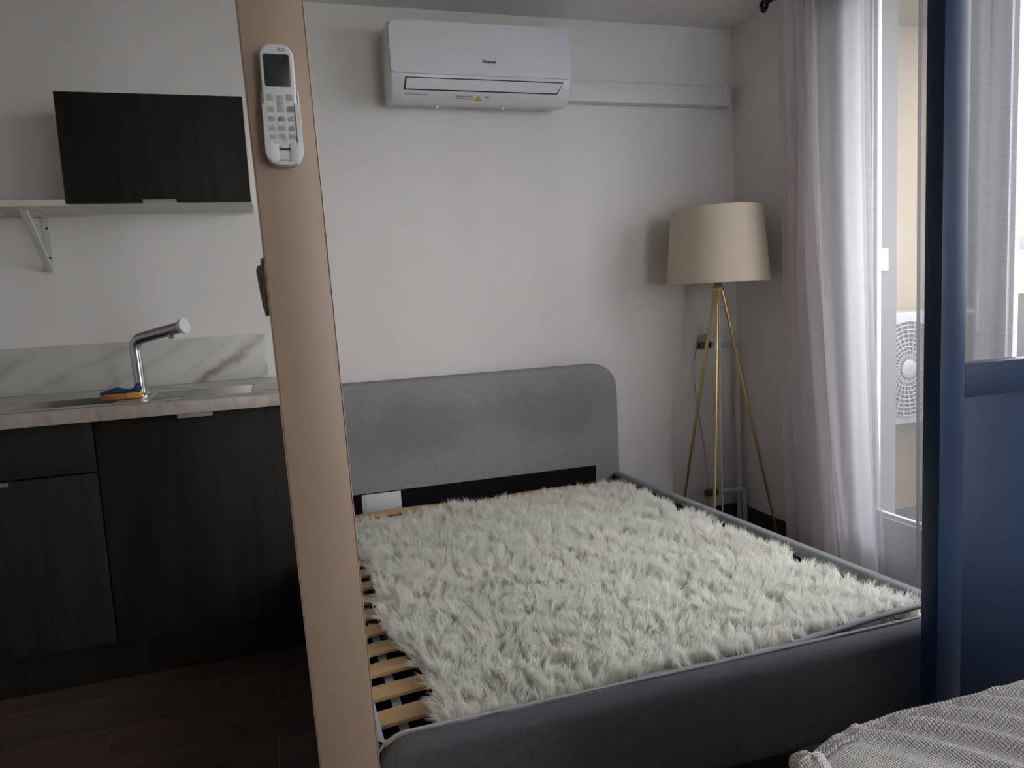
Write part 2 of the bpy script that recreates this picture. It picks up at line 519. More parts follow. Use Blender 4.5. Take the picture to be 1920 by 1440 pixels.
def add_lathe(bm, prof, center, n=48, axis='Z', close=False):
    cx_, cy_, cz_ = center
    rings = []
    for r, h in prof:
        ring = []
        for k in range(n):
            a = 2 * math.pi * k / n
            if axis == 'Z':
                ring.append(bm.verts.new((cx_ + r * math.cos(a), cy_ + r * math.sin(a), cz_ + h)))
            elif axis == 'Y':
                ring.append(bm.verts.new((cx_ + r * math.cos(a), cy_ + h, cz_ + r * math.sin(a))))
            else:
                ring.append(bm.verts.new((cx_ + h, cy_ + r * math.cos(a), cz_ + r * math.sin(a))))
        rings.append(ring)
    for a, b in zip(rings, rings[1:]):
        for k in range(n):
            bm.faces.new((a[k], a[(k + 1) % n], b[(k + 1) % n], b[k]))
    if close:
        for a, b in zip(rings[-1:], rings[:1]):
            for k in range(n):
                bm.faces.new((a[k], a[(k + 1) % n], b[(k + 1) % n], b[k]))
    else:
        bm.faces.new(rings[0][::-1]); bm.faces.new(rings[-1])
    return bm

def lathe(name, mat, parent, prof, center, n=48, axis='Z', close=False, smooth=40):
    bm = bmesh.new()
    add_lathe(bm, prof, center, n, axis, close)
    return finish(bm, name, mat, parent, smooth=smooth)

def rrect(w, h, rs, n=8):
    """rounded rectangle outline centred on 0; rs = radii (bl, br, tr, tl)"""
    out = []
    for (sx, sy, r, a0) in ((-1, -1, rs[0], 180), (1, -1, rs[1], 270), (1, 1, rs[2], 0), (-1, 1, rs[3], 90)):
        r = max(r, 1e-5)
        cx_, cy_ = sx * (w / 2 - r), sy * (h / 2 - r)
        for k in range(n + 1):
            a = math.radians(a0 + 90 * k / n)
            out.append((cx_ + r * math.cos(a), cy_ + r * math.sin(a)))
    return out

def add_prism(bm, outline, plane, a0, a1, bev=0.0, seg=2, bev_ends=(True, True)):
    """extrude a 2-D outline; plane 'XZ' extrudes along Y, 'YZ' along X, 'XY' along Z"""
    def P(u, v, a):
        return {'XZ': (u, a, v), 'YZ': (a, u, v), 'XY': (u, v, a)}[plane]
    A = [bm.verts.new(P(u, v, a0)) for u, v in outline]
    B = [bm.verts.new(P(u, v, a1)) for u, v in outline]
    n = len(outline)
    fs = [bm.faces.new(A[::-1]), bm.faces.new(B)]
    for k in range(n):
        bm.faces.new((A[k], A[(k + 1) % n], B[(k + 1) % n], B[k]))
    if bev > 0:
        es = []
        for f, on in zip(fs, bev_ends):
            if on: es += list(f.edges)
        bmesh.ops.bevel(bm, geom=es, offset=bev, segments=seg, affect='EDGES', profile=0.5)
    return bm

def prism(name, mat, parent, outline, plane, a0, a1, bev=0.0, seg=2, smooth=30, bev_ends=(True, True)):
    bm = bmesh.new()
    add_prism(bm, outline, plane, a0, a1, bev, seg, bev_ends)
    return finish(bm, name, mat, parent, smooth=smooth)

def pillow(name, mat, parent, cx_, cz_, w_, h_, rs, y0, y1, r, seg=7, smooth=40):
    """upholstered slab: rounded-rectangle outline in XZ with fully rounded front and back edges"""
    bm = bmesh.new()
    rings = []
    steps = [(r * (1 - math.sin(a)), y0 + r * (1 - math.cos(a))) for a in [math.pi / 2 * k / seg for k in range(seg + 1)]]
    steps += [(i, y1 - (y - y0)) for i, y in steps[::-1]]
    for ins, y in steps:
        ol = rrect(w_ - 2 * ins, h_ - 2 * ins, [max(q - ins, 0.002) for q in rs], 10)
        rings.append([bm.verts.new((cx_ + u, y, cz_ + v)) for u, v in ol])
    n = len(rings[0])
    for a, b in zip(rings, rings[1:]):
        for k in range(n):
            bm.faces.new((a[k], a[(k + 1) % n], b[(k + 1) % n], b[k]))
    bm.faces.new(rings[0][::-1]); bm.faces.new(rings[-1])
    return finish(bm, name, mat, parent, smooth=smooth)

def beam(name, mat, parent, p0, p1, wdt, hgt, bev=0.0, up=(0, 0, 1), seg=3):
    """bar of section wdt x hgt whose centre line runs p0 -> p1"""
    p0, p1 = Vector(p0), Vector(p1)
    d = (p1 - p0); L = d.length; d.normalize()
    s = d.cross(Vector(up)).normalized(); u = s.cross(d)
    bm = bmesh.new()
    add_box(bm, -wdt / 2, wdt / 2, 0, L, -hgt / 2, hgt / 2, bev, seg)
    R = Matrix((s, d, u)).transposed().to_4x4()
    bmesh.ops.transform(bm, matrix=Matrix.Translation(p0) @ R, verts=bm.verts)
    return finish(bm, name, mat, parent)

def text(name, mat, parent, body, center, size, plane='front', depth=0.0004, weight=0.0, shear=0.0):
    """flat lettering facing -Y, centred on `center`; size = height of capitals"""
    cu = bpy.data.curves.new(name, 'FONT')
    cu.body = body; cu.size = size / 0.7
    cu.align_x = 'CENTER'; cu.align_y = 'CENTER'
    cu.extrude = depth; cu.offset = weight; cu.resolution_u = 3; cu.shear = shear
    tmp = bpy.data.objects.new(name, cu)
    me = bpy.data.meshes.new_from_object(tmp)
    bpy.data.objects.remove(tmp); bpy.data.curves.remove(cu)
    me.transform(Matrix.Rotation(math.pi / 2, 4, 'X'))
    me.materials.clear()
    me.name = name
    return link_mesh(me, name, mat, parent, Vector(center), smooth=0)

def grid_mesh(name, fn, nu, nv, mat, parent=None, origin=None, thick=0.0):
    """surface fn(u,v)->(x,y,z), u,v in 0..1"""
    bm = bmesh.new()
    vs = [[bm.verts.new(fn(i / nu, j / nv)) for j in range(nv + 1)] for i in range(nu + 1)]
    for i in range(nu):
        for j in range(nv):
            bm.faces.new((vs[i][j], vs[i + 1][j], vs[i + 1][j + 1], vs[i][j + 1]))
    return finish(bm, name, mat, parent, origin, smooth=60)

def structure(o):
    o['kind'] = 'structure'
    return o

# ------------------------------------------------------------------ the room shell
floor = structure(box('floor', 'grout', None, XL, XW, YF, YB, -0.06, -0.003, 0))
TW, TL, G = 0.2105, 0.898, 0.0035
tile_me = {}
k0 = int(math.floor((YF - 2.498) / TW)); k1 = int(math.ceil((YB - 2.498) / TW))
for k in range(k0, k1 + 1):
    ya, yb = 2.498 + k * TW + G / 2, 2.498 + (k + 1) * TW - G / 2
    ya, yb = max(ya, YF), min(yb, YB)
    if yb - ya < 0.01: continue
    off = -0.530 if k % 2 == 0 else -0.081
    i0 = int(math.floor((XL - off) / TL))
    for i in range(i0, i0 + 8):
        xa, xb = off + i * TL + G / 2, off + (i + 1) * TL - G / 2
        xa, xb = max(xa, XL), min(xb, XW)
        if xb - xa < 0.01: continue
        key = (round(xb - xa, 3), round(yb - ya, 3))
        if key not in tile_me:
            bm = bmesh.new()
            add_box(bm, -(xb - xa) / 2, (xb - xa) / 2, -(yb - ya) / 2, (yb - ya) / 2, -0.006, 0, 0.0012, 1)
            me = bpy.data.meshes.new('floor_tile'); bm.to_mesh(me); bm.free()
            me.materials.append(MAT['floor_tile'])
            tile_me[key] = me
        o = bpy.data.objects.new('floor_tile', tile_me[key]); C.objects.link(o)
        o.parent = floor
        o.location = Vector(((xa + xb) / 2, (ya + yb) / 2, 0)) - WL[floor.name]

structure(box('ceiling', 'ceiling', None, XL - 0.1, XW + WALL_T, YF - 0.1, YB + 0.1, ZC, ZC + 0.15, 0))
structure(box('wall_back', 'wall', None, XL - 0.1, XW + WALL_T, YB, YB + 0.2, -0.06, ZC, 0))
structure(box('wall_left', 'wall', None, XL - 0.1, XL, YF, YB, -0.06, ZC, 0))
bm = bmesh.new()
for (a, b, c_, d) in ((XL - 0.1, W3[0], -0.06, ZC), (W3[1], XW + WALL_T, -0.06, ZC), (W3[0], W3[1], -0.06, W3[2]), (W3[0], W3[1], W3[3], ZC)):
    add_box(bm, a, b, YF - 0.1, YF, c_, d)
structure(finish(bm, 'wall_front', 'wall'))
bm = bmesh.new()
for (a, b, c_, d) in ((YF, W2[0], -0.06, ZC), (W2[1], W1[0], -0.06, ZC), (W1[1], YB, -0.06, ZC),
                      (W1[0], W1[1], W1[3], ZC), (W2[0], W2[1], W2[3], ZC)):
    add_box(bm, XW, XW + WALL_T, a, b, c_, d)
structure(finish(bm, 'wall_right', 'wall'))

# skirting
structure(box('baseboard_back', 'baseboard', None, 1.505, XW - 0.013, YB - 0.012, YB, 0.0, 0.082, 0.002))
structure(box('baseboard_right', 'baseboard', None, XW - 0.012, XW, W1[1] + 0.03, YB, 0.0, 0.080, 0.002))

# ------------------------------------------------------------------ balcony doors
def french_window(name, Wd, leaves):
    y0, y1, z0, z1 = Wd
    xf0, xf1 = XW + 0.012, XW + 0.075
    t = thing(name, (XW + 0.04, (y0 + y1) / 2, 0.0), kind='structure')
    fw = 0.045
    box('jamb', 'pvc', t, xf0, xf1, y1 - fw, y1, z0, z1, 0.004)
    box('jamb', 'pvc', t, xf0, xf1, y0, y0 + fw, z0, z1, 0.004)
    box('head', 'pvc', t, xf0, xf1, y0 + fw, y1 - fw, z1 - fw, z1, 0.004)
    box('threshold', 'pvc', t, xf0, xf1 + 0.05, y0 + fw, y1 - fw, z0, z0 + 0.045, 0.004)
    lw_ = (y1 - y0 - 2 * fw - 0.008) / leaves
    for s in range(leaves):
        b = y1 - fw - 0.004 - s * lw_ - 0.001
        a = b - lw_ + 0.002
        st, zb, zt = 0.070, z0 + 0.05, z1 - fw - 0.004
        rb = 0.20
        bm = bmesh.new()
        xa, xb = xf0 + 0.006, xf1 - 0.012
        add_box(bm, xa, xb, a, a + st, zb, zt, 0.006)
        add_box(bm, xa, xb, b - st, b, zb, zt, 0.006)
        add_box(bm, xa, xb, a + st - 0.004, b - st + 0.004, zb, zb + rb, 0.006)
        add_box(bm, xa, xb, a + st - 0.004, b - st + 0.004, zt - st, zt, 0.006)
        # stepped glazing bead all round
        for (ya, yb, za, zb2) in ((a + st - 0.003, a + st + 0.014, zb + rb, zt - st), (b - st - 0.014, b - st + 0.003, zb + rb, zt - st),
                                  (a + st, b - st, zb + rb - 0.003, zb + rb + 0.014), (a + st, b - st, zt - st - 0.014, zt - st + 0.003)):
            add_box(bm, xa + 0.012, xb - 0.012, ya, yb, za, zb2, 0.003)
        leaf = finish(bm, 'leaf', 'pvc', t)
        box('glass_pane', 'glass', leaf, (xa + xb) / 2 - 0.003, (xa + xb) / 2 + 0.003, a + st + 0.001, b - st - 0.001, zb + rb + 0.001, zt - st - 0.001, 0)
        if s == 0:
            hy = a + st / 2
            bm = bmesh.new()
            add_box(bm, xa - 0.012, xa, hy - 0.014, hy + 0.014, 0.98, 1.12, 0.004)
            add_tube(bm, [(xa - 0.008, hy, 1.05), (xa - 0.05, hy, 1.05), (xa - 0.055, hy + 0.02, 1.045), (xa - 0.055, hy + 0.11, 1.04)], 0.008)
            finish(bm, 'handle', 'pvc', leaf)
    return t
XE_ = XW + WALL_T
w1 = french_window('window_1', W1, 3)
w2 = french_window('window_2', W2, 2)
w3 = thing('window_3', ((W3[0] + W3[1]) / 2, YF - 0.05, W3[2]), kind='structure')
for k in range(3):
    wd = (W3[1] - W3[0]) / 3
    a, b = W3[0] + k * wd, W3[0] + (k + 1) * wd
    bm = bmesh.new()
    for (xa, xb, za, zb) in ((a, a + 0.06, W3[2], W3[3]), (b - 0.06, b, W3[2], W3[3]), (a + 0.06, b - 0.06, W3[2], W3[2] + 0.06), (a + 0.06, b - 0.06, W3[3] - 0.06, W3[3])):
        add_box(bm, xa, xb, YF - 0.075, YF - 0.02, za, zb)
    lf = finish(bm, 'leaf', 'pvc', w3)
    box('glass_pane', 'glass', lf, a + 0.061, b - 0.061, YF - 0.05, YF - 0.045, W3[2] + 0.061, W3[3] - 0.061, 0)
box('outer_reveal', 'ext_grey', w1, XW + 0.078, XE_ - 0.001, W1[1] - 0.012, W1[1] - 0.0005, 0.0, W1[3], 0)
# latch plate on the outer reveal
box('reveal_latch', 'pvc', w1, XW + 0.15, XW + 0.19, W1[1] - 0.026, W1[1] - 0.0125, 1.20, 1.29, 0.003)

# ------------------------------------------------------------------ outside: loggia, outdoor unit, houses across the way
XE = XW + WALL_T
XP = 3.40
structure(box('balcony_floor', 'ext_grey', None, XE, XP + 0.1, -3.6, 3.5, -0.25, -0.02, 0))
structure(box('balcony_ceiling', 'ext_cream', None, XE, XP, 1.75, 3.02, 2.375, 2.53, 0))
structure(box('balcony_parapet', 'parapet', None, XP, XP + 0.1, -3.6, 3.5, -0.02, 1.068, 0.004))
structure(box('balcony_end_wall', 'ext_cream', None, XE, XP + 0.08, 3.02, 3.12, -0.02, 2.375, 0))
structure(box('ground', 'ext_grey', None, 3.6, 90, -60, 90, -9.2, -9.0, 0))

def house(name, x, y0, y1, ztop, depth, wall, label, roof=None, windows=()):
    t = thing(name, (x, (y0 + y1) / 2, -9.0), label, 'building')
    box('wall', wall, t, x, x + depth, y0, y1, -9.0, ztop, 0)
    if roof:
        box('roof', roof, t, x - 0.3, x + depth + 0.3, y0 - 0.3, y1 + 0.3, ztop, ztop + 0.4, 0.02)
    for (ya, yb, za, zb) in windows:
        wi = box('window', 'pvc', t, x - 0.06, x, ya, yb, za, zb, 0)
        box('pane', 'unit_dark', wi, x - 0.07, x - 0.055, ya + 0.1, yb - 0.1, za + 0.1, zb - 0.1, 0)
    return t
house('white_house', 24, 17.0, 24.0, 1.95, 6, 'ext_white', 'long white house with a grey flat roof beyond the balcony parapet', 'ext_grey',
      ((17.6, 18.6, -1.2, 0.4), (20.5, 21.5, -1.2, 0.4)))
house('terracotta_house', 14, 11.18, 13.4, 0.72, 4, 'roof_tile', 'low terracotta coloured house just above the balcony parapet', 'roof_tile',
      ((11.9, 12.6, -1.6, -0.4),))

ou = thing('outdoor_unit', (2.96, 2.90, -0.02), 'white outdoor air conditioning unit with round fan grille on the balcony', 'outdoor unit')
UX0, UX1, UY, UZ0, UZ1 = 2.56, 3.30, 2.80, 0.475, 1.01
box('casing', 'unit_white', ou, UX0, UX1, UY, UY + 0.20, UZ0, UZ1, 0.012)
fx, fz, fr_ = 2.83, 0.742, 0.225
lathe('fan_opening', 'unit_dark', ou, [(0.0005, 0), (fr_, 0), (fr_, -0.003), (0.0005, -0.003)], (fx, UY - 0.001, fz), 40, 'Y')
bm = bmesh.new()
for k in range(32):
    a = 2 * math.pi * k / 32
    add_tube(bm, [(fx + 0.05 * math.cos(a), UY - 0.012, fz + 0.05 * math.sin(a)), (fx + fr_ * math.cos(a + 0.25), UY - 0.012, fz + fr_ * math.sin(a + 0.25))], 0.0035, 5)
for q in range(9):
    rr = 0.065 + q * 0.02
    ring = [(fx + rr * math.cos(2 * math.pi * k / 40), UY - 0.012, fz + rr * math.sin(2 * math.pi * k / 40)) for k in range(41)]
    add_tube(bm, ring, 0.003, 5, False)
finish(bm, 'fan_grille', 'unit_white', ou)
lathe('fan_hub', 'unit_white', ou, [(0.0005, 0), (0.045, 0), (0.045, -0.014), (0.035, -0.02), (0.0005, -0.02)], (fx, UY - 0.004, fz), 32, 'Y')
for xx in (UX0 + 0.08, UX1 - 0.12):
    box('foot', 'unit_dark', ou, xx, xx + 0.05, UY + 0.02, UY + 0.19, -0.02, UZ0 + 0.002, 0.003)

# ------------------------------------------------------------------ pillar with switch, remote and holder
def px_left(z): return -0.013 + (1.615 - z) * 0.0217
PW, PY0, PY1 = 0.0930, 1.20, 1.30
pil = thing('pillar', (px_left(0) + PW / 2, 1.25, 0), 'beige painted square pillar between the kitchenette and the bed', 'pillar')
bm = bmesh.new()
add_box(bm, 0, PW, PY0, PY1, 0, ZC, 0.0025, 2)
for v in bm.verts:
    v.co.x += px_left(v.co.z)
finish(bm, 'post', 'pillar', pil)
# thin corner strips
for s in (0, 1):
    bm = bmesh.new()
    x = -0.0016 if s == 0 else PW
    add_box(bm, x, x + 0.0016, PY0 + 0.0005, PY0 + 0.012, 0, ZC, 0.0006, 1)
    for v in bm.verts:
        v.co.x += px_left(v.co.z)
    finish(bm, 'corner_strip', 'pillar', pil)

sw = thing('light_switch', (-0.006, 1.265, 1.158), 'beige light switch on the kitchen side of the pillar, seen edge on', 'light switch')
prism('switch_plate', 'switch_beige', sw, [(u + 1.262, v + 1.203) for u, v in rrect(0.064, 0.090, (.006,) * 4, 4)], 'YZ', px_left(1.2) - 0.0075, px_left(1.2) - 0.0005, 0.002)
bm = bmesh.new()
xs = px_left(1.2)
add_prism(bm, [(xs - 0.007, 1.166), (xs - 0.0095, 1.17), (xs - 0.0155, 1.228), (xs - 0.013, 1.236), (xs - 0.007, 1.238)], 'XZ', 1.238, 1.288, 0.0015)
finish(bm, 'rocker', 'switch_beige', sw)

# remote holder and remote, on the front face of the pillar
RX, RZ0, RZ1 = 0.0365, 1.381, 1.548
yp = PY0
hol = thing('remote_holder', (RX, yp - 0.012, RZ0), 'white plastic wall holder on the beige pillar, gripping the remote control', 'holder')
hz0, hz1 = RZ0, RZ0 + 0.103
box('back_plate', 'rem_white', hol, RX - 0.0235, RX + 0.0235, yp - 0.004, yp - 0.0003, hz0 + 0.004, hz1, 0.001)
for s in (-1, 1):
    # side arms wrap around the remote, lower half stands prouder
    o1 = [(RX + s * 0.0235, yp - 0.003), (RX + s * 0.0268, yp - 0.003), (RX + s * 0.0272, yp - 0.024), (RX + s * 0.0262, yp - 0.0285),
          (RX + s * 0.0195, yp - 0.0290), (RX + s * 0.0195, yp - 0.0272), (RX + s * 0.0240, yp - 0.0264)]
    prism('side_arm', 'rem_white', hol, o1, 'XY', hz0 + 0.012, hz1 - 0.02, 0.0008)
    box('upper_arm', 'rem_white', hol, RX + s * 0.0240, RX + s * 0.0266, yp - 0.021, yp - 0.003, hz1 - 0.022, hz1 + 0.001, 0.001)
# bottom cup: two lips with a gap in the middle
for s in (-1, 1):
    pts = []
    a, b = RX + s * 0.0270, RX + s * 0.0080
    out = [(b, hz0 + 0.001), (b, hz0 + 0.026), (RX + s * 0.0195, hz0 + 0.028), (a, hz0 + 0.030), (a, hz0 + 0.016), (RX + s * 0.0245, hz0 + 0.006), (RX + s * 0.019, hz0 + 0.001)]
    prism('cup_lip', 'rem_white', hol, out, 'XZ', yp - 0.0290, yp - 0.0272, 0.0006)
cup = [(RX - 0.0270, hz0 + 0.018), (RX - 0.0245, hz0 + 0.007), (RX - 0.018, hz0 - 0.001), (RX - 0.008, hz0 - 0.0035), (RX + 0.008, hz0 - 0.0035), (RX + 0.018, hz0 - 0.001), (RX + 0.0245, hz0 + 0.007), (RX + 0.0270, hz0 + 0.018),
       (RX + 0.0252, hz0 + 0.018), (RX + 0.0228, hz0 + 0.0046), (RX + 0.0172, hz0 + 0.001), (RX - 0.0172, hz0 + 0.001), (RX - 0.0228, hz0 + 0.0046), (RX - 0.0252, hz0 + 0.018)]
prism('cup_floor', 'rem_white', hol, cup, 'XZ', yp - 0.0285, yp - 0.001, 0.0006)

rem = thing('remote_control', (RX, yp - 0.015, RZ0 + 0.002), 'white remote control with dark screen in the holder on the pillar', 'remote control')
ry0, ry1 = yp - 0.0262, yp - 0.0042       # front and back of the remote
rw, rh = 0.0476, RZ1 - RZ0 - 0.002
rc = (RX - 0.0008, (RZ0 + 0.002 + RZ1) / 2)
pillow('body', 'rem_white', rem, rc[0], rc[1], rw, rh, (.010, .010, .017, .017), ry0, ry1, 0.0032, 4)
sx, sz = rc[0] - 0.0006, RZ1 - 0.0368
prism('screen', 'lcd', rem, [(u + sx, v + sz) for u, v in rrect(0.0368, 0.0455, (.003,) * 4, 4)], 'XZ', ry0 - 0.0004, ry0 + 0.001, 0.0002)
box('screen_reflex', 'black', rem, sx + 0.000, sx + 0.014, ry0 - 0.00055, ry0 - 0.0004, sz + 0.008, sz + 0.012, 0)
for k in range(4):
    box('vent_slot', 'print', rem, rc[0] + 0.002 + k * 0.0027, rc[0] + 0.003 + k * 0.0027, ry0 - 0.0003, ry0 + 0.001, RZ1 - 0.0105, RZ1 - 0.0055, 0)

def key(cx_, cz_, w_, h_, r_, mat='rem_key', label=None, tsize=0.0016):
    k = prism('button', mat, rem, [(u + cx_, v + cz_) for u, v in rrect(w_, h_, (r_,) * 4, 5)], 'XZ', ry0 - 0.0011, ry0 + 0.001, 0.0004)
    if label:
        lines = label.split('\n')
        for i, tx in enumerate(lines):
            text('lettering', 'print_green', k, tx, (cx_, ry0 - 0.0013, cz_ + (len(lines) - 1 - 2 * i) * 0.0013), tsize, depth=0.0001)
    return k
kx = [rc[0] - 0.0140, rc[0] + 0.0000, rc[0] + 0.0140]
zr = RZ1 - 0.0746
key(kx[0], zr, 0.0098, 0.0085, 0.0012, 'rem_key', 'MODE')
kp = key(kx[2], zr, 0.0098, 0.0085, 0.0012, 'rem_key_red')
bm = bmesh.new()
add_tube(bm, [(kx[2] + 0.002 * math.sin(a), ry0 - 0.0012, zr + 0.002 * math.cos(a)) for a in [math.radians(35 + 290 * q / 16) for q in range(17)]], 0.0003, 5)
add_tube(bm, [(kx[2], ry0 - 0.0012, zr + 0.0008), (kx[2], ry0 - 0.0012, zr + 0.0028)], 0.0003, 5)
finish(bm, 'power_symbol', 'red_print', kp)
kt = key(kx[1], zr - 0.0090, 0.0095, 0.0235, 0.0012, 'rem_key', 'TEMP')
for s in (-1, 1):
    bm = bmesh.new()
    zc_ = zr - 0.0090 + s * 0.0080
    add_tube(bm, [(kx[1] - 0.0016, ry0 - 0.0012, zc_ - s * 0.0007), (kx[1], ry0 - 0.0012, zc_ + s * 0.0008), (kx[1] + 0.0016, ry0 - 0.0012, zc_ - s * 0.0007)], 0.00022, 5)
    finish(bm, 'arrow', 'print_green', kt)
key(kx[0], zr - 0.0167, 0.0098, 0.0085, 0.0012, 'rem_key', 'SLEEP')
key(kx[2], zr - 0.0167, 0.0108, 0.0085, 0.0012, 'rem_key_dark', 'FAN\nSPEED')
for r_i, (zz, labs) in enumerate(((zr - 0.0307, ('SUPER', 'DIMMER', 'ON\nTIMER')), (zr - 0.0440, ('QUIET', 'I FEEL', 'OFF\nTIMER')))):
    for c_i in range(3):
        key(kx[c_i], zz, 0.0108, 0.0072, 0.0035, 'rem_key_dark' if (r_i == 0 and c_i == 1) else 'rem_key', labs[c_i], 0.0014)
for c_i, lab in enumerate(('SMART', 'ECO', 'SWING')):
    key(kx[c_i], zr - 0.0556, 0.0110, 0.0068, 0.0012, 'rem_key', lab, 0.0014)
text('lettering', 'print_grey', rem, 'CLOCK', (kx[1] + 0.002, ry0 - 0.0004, zr - 0.0625), 0.0015, depth=0.0001)
text('logo_lettering', 'print', rem, 'Hisense', (kx[1] + 0.0004, ry0 - 0.0004, zr - 0.0728), 0.0042, depth=0.0002, weight=0.00022)

# ------------------------------------------------------------------ kitchenette
YC = 2.52                      # front edge of the worktop
XR = 0.062                     # right end, behind the pillar
SEAM = -0.552
def base_unit(x0, x1, label, fronts):
    t = thing('base_cabinet', ((x0 + x1) / 2, 2.85, 0.15), label, 'cabinet', 'dark base cabinets under the worktop')
    bm = bmesh.new()
    yb_, yf_ = YB - 0.02, YC + 0.052
    add_box(bm, x0, x0 + 0.018, yf_, yb_, 0.15, 0.862)
    add_box(bm, x1 - 0.018, x1, yf_, yb_, 0.15, 0.862)
    add_box(bm, x0 + 0.018, x1 - 0.018, yf_, yb_, 0.15, 0.168)
    add_box(bm, x0 + 0.018, x1 - 0.018, yb_ - 0.01, yb_, 0.168, 0.862)
    finish(bm, 'body', 'dark_oak', t)
    for nm, z0, z1, hx0, hx1 in fronts:
        f = box(nm, 'dark_oak', t, x0 + 0.002, x1 - 0.002, YC + 0.030, YC + 0.050, z0, z1, 0.0012)
        # slim edge-pull on the upper edge
        bm = bmesh.new()
        add_box(bm, hx0, hx1, YC + 0.016, YC + 0.0505, z1 - 0.0002, z1 + 0.0016, 0.0004, 1)
        add_box(bm, hx0, hx1, YC + 0.014, YC + 0.0165, z1 - 0.011, z1 + 0.0016, 0.0006, 1)
        finish(bm, 'handle', 'steel', f)
    return t
base_unit(SEAM, XR - 0.001, 'wide dark oak base cabinet door beside the pillar, under the drainer', [('door', 0.152, 0.858, -0.312, -0.208)])
base_unit(SEAM - 0.60, SEAM - 0.001, 'dark oak base cabinet with drawer over door, at the left picture edge',
          [('drawer', 0.704, 0.858, -0.905, -0.800), ('door', 0.152, 0.699, -0.895, -0.790)])
tag(box('plinth', 'dark_oak', None, SEAM - 0.60, XR - 0.001, YC + 0.10, YC + 0.116, 0.0, 0.149, 0.001), 'dark oak kick board under the base cabinets', 'plinth')

wt = thing('worktop', (-0.55, 2.86, 0.862), 'pale marble look worktop with brownish front edge', 'worktop')
# slab with an opening for the sink bowl
bm = bmesh.new()
bx0, bx1, by0, by1 = -0.80, -0.50, 2.62, 2.86
zt0, zt1 = 0.862, 0.900
for (a, b, c_, d) in ((SEAM - 0.60, bx0, YC + 0.003, YB - 0.012), (bx1, XR - 0.001, YC + 0.003, YB - 0.012), (bx0, bx1, YC + 0.003, by0), (bx0, bx1, by1, YB - 0.012)):
    add_box(bm, a, b, c_, d, zt0, zt1)
finish(bm, 'slab', 'marble', wt)
box('front_edge', 'worktop_edge', wt, SEAM - 0.60, XR - 0.001, YC, YC + 0.003, zt0, zt1 + 0.0002, 0.0008)
tag(box('backsplash', 'marble', None, SEAM - 0.60, -0.037, YB - 0.011, YB - 0.0005, 0.9005, 1.078, 0.001), 'white marble look backsplash panel with grey diagonal veins', 'backsplash')

sk = thing('sink', (-0.43, 2.74, 0.9), 'stainless steel inset sink with ribbed drainer', 'sink')
SX0, SX1, SY0, SY1 = -0.835, -0.052, 2.575, 2.905
bm = bmesh.new()
zr0, zr1 = 0.9005, 0.9040
for (a, b, c_, d) in ((SX0, bx0, SY0, SY1), (bx0, bx1, SY0, by0), (bx0, bx1, by1, SY1), (bx1, bx1 + 0.08, SY0, SY1),
                      (bx1 + 0.08, SX1, SY0, SY0 + 0.03), (bx1 + 0.08, SX1, SY1 - 0.03, SY1), (SX1 - 0.03, SX1, SY0 + 0.03, SY1 - 0.03)):
    add_box(bm, a, b, c_, d, zr0, zr1)
finish(bm, 'rim', 'steel', sk)
bm = bmesh.new()
add_box(bm, bx0 + 0.001, bx1 - 0.001, by0 + 0.001, by0 + 0.003, 0.76, 0.9038)
add_box(bm, bx0 + 0.001, bx1 - 0.001, by1 - 0.003, by1 - 0.001, 0.76, 0.9038)
add_box(bm, bx0 + 0.001, bx0 + 0.003, by0 + 0.003, by1 - 0.003, 0.76, 0.9038)
add_box(bm, bx1 - 0.003, bx1 - 0.001, by0 + 0.003, by1 - 0.003, 0.76, 0.9038)
add_box(bm, bx0 + 0.001, bx1 - 0.001, by0 + 0.001, by1 - 0.001, 0.757, 0.76)
finish(bm, 'bowl', 'steel', sk)
box('drainer', 'steel', sk, bx1 + 0.08, SX1 - 0.03, SY0 + 0.03, SY1 - 0.03, 0.9004, 0.9016, 0)
for k in range(8):
    yy = SY0 + 0.05 + k * 0.033
    box('drainer_rib', 'steel', sk, bx1 + 0.10, SX1 - 0.04, yy, yy + 0.014, 0.9014, 0.9048, 0.0012)
box('end_plate', 'steel', sk, SX1 - 0.027, SX1 - 0.003, SY0 + 0.02, SY1 - 0.02, 0.9040, 0.9052, 0.0005)

tp = thing('kitchen_tap', (-0.447, 2.80, 0.9045), 'chrome kitchen tap with angled spout and disc end', 'tap')
lathe('base_ring', 'chrome', tp, [(0.026, 0), (0.026, 0.006), (0.022, 0.010), (0.0195, 0.010)], (-0.447, 2.80, 0.9042), 32)
az, ti = math.radians(-32), math.radians(11)
sd = Vector((math.cos(ti) * math.cos(az), math.cos(ti) * math.sin(az), math.sin(ti)))
K = Vector((-0.452, 2.80, 1.094))
path = [Vector((-0.447, 2.80, 0.908)), Vector((-0.449, 2.80, 1.0)), Vector((-0.451, 2.80, 1.055))]
A0, A1 = Vector((-0.4515, 2.80, 1.062)), K + sd * 0.032
for q in range(1, 8):
    t_ = q / 8
    path.append((1 - t_) ** 2 * A0 + 2 * t_ * (1 - t_) * K + t_ * t_ * A1)
path += [A1, K + sd * 0.10, K + sd * 0.185]
tube('spout', 'chrome', tp, path, 0.0195, 24)
bm = bmesh.new()
add_tube(bm, [K + sd * 0.186, K + sd * 0.198, K + sd * 0.201, K + sd * 0.207], [0.0195, 0.0205, 0.0265, 0.0265], 28)
finish(bm, 'end_lever', 'satin', tp)
nz = K + sd * 0.150
tube('nozzle', 'chrome', tp, [nz - Vector((0, 0, 0.015)), nz - Vector((0, 0, 0.030))], [0.011, 0.0095], 16)

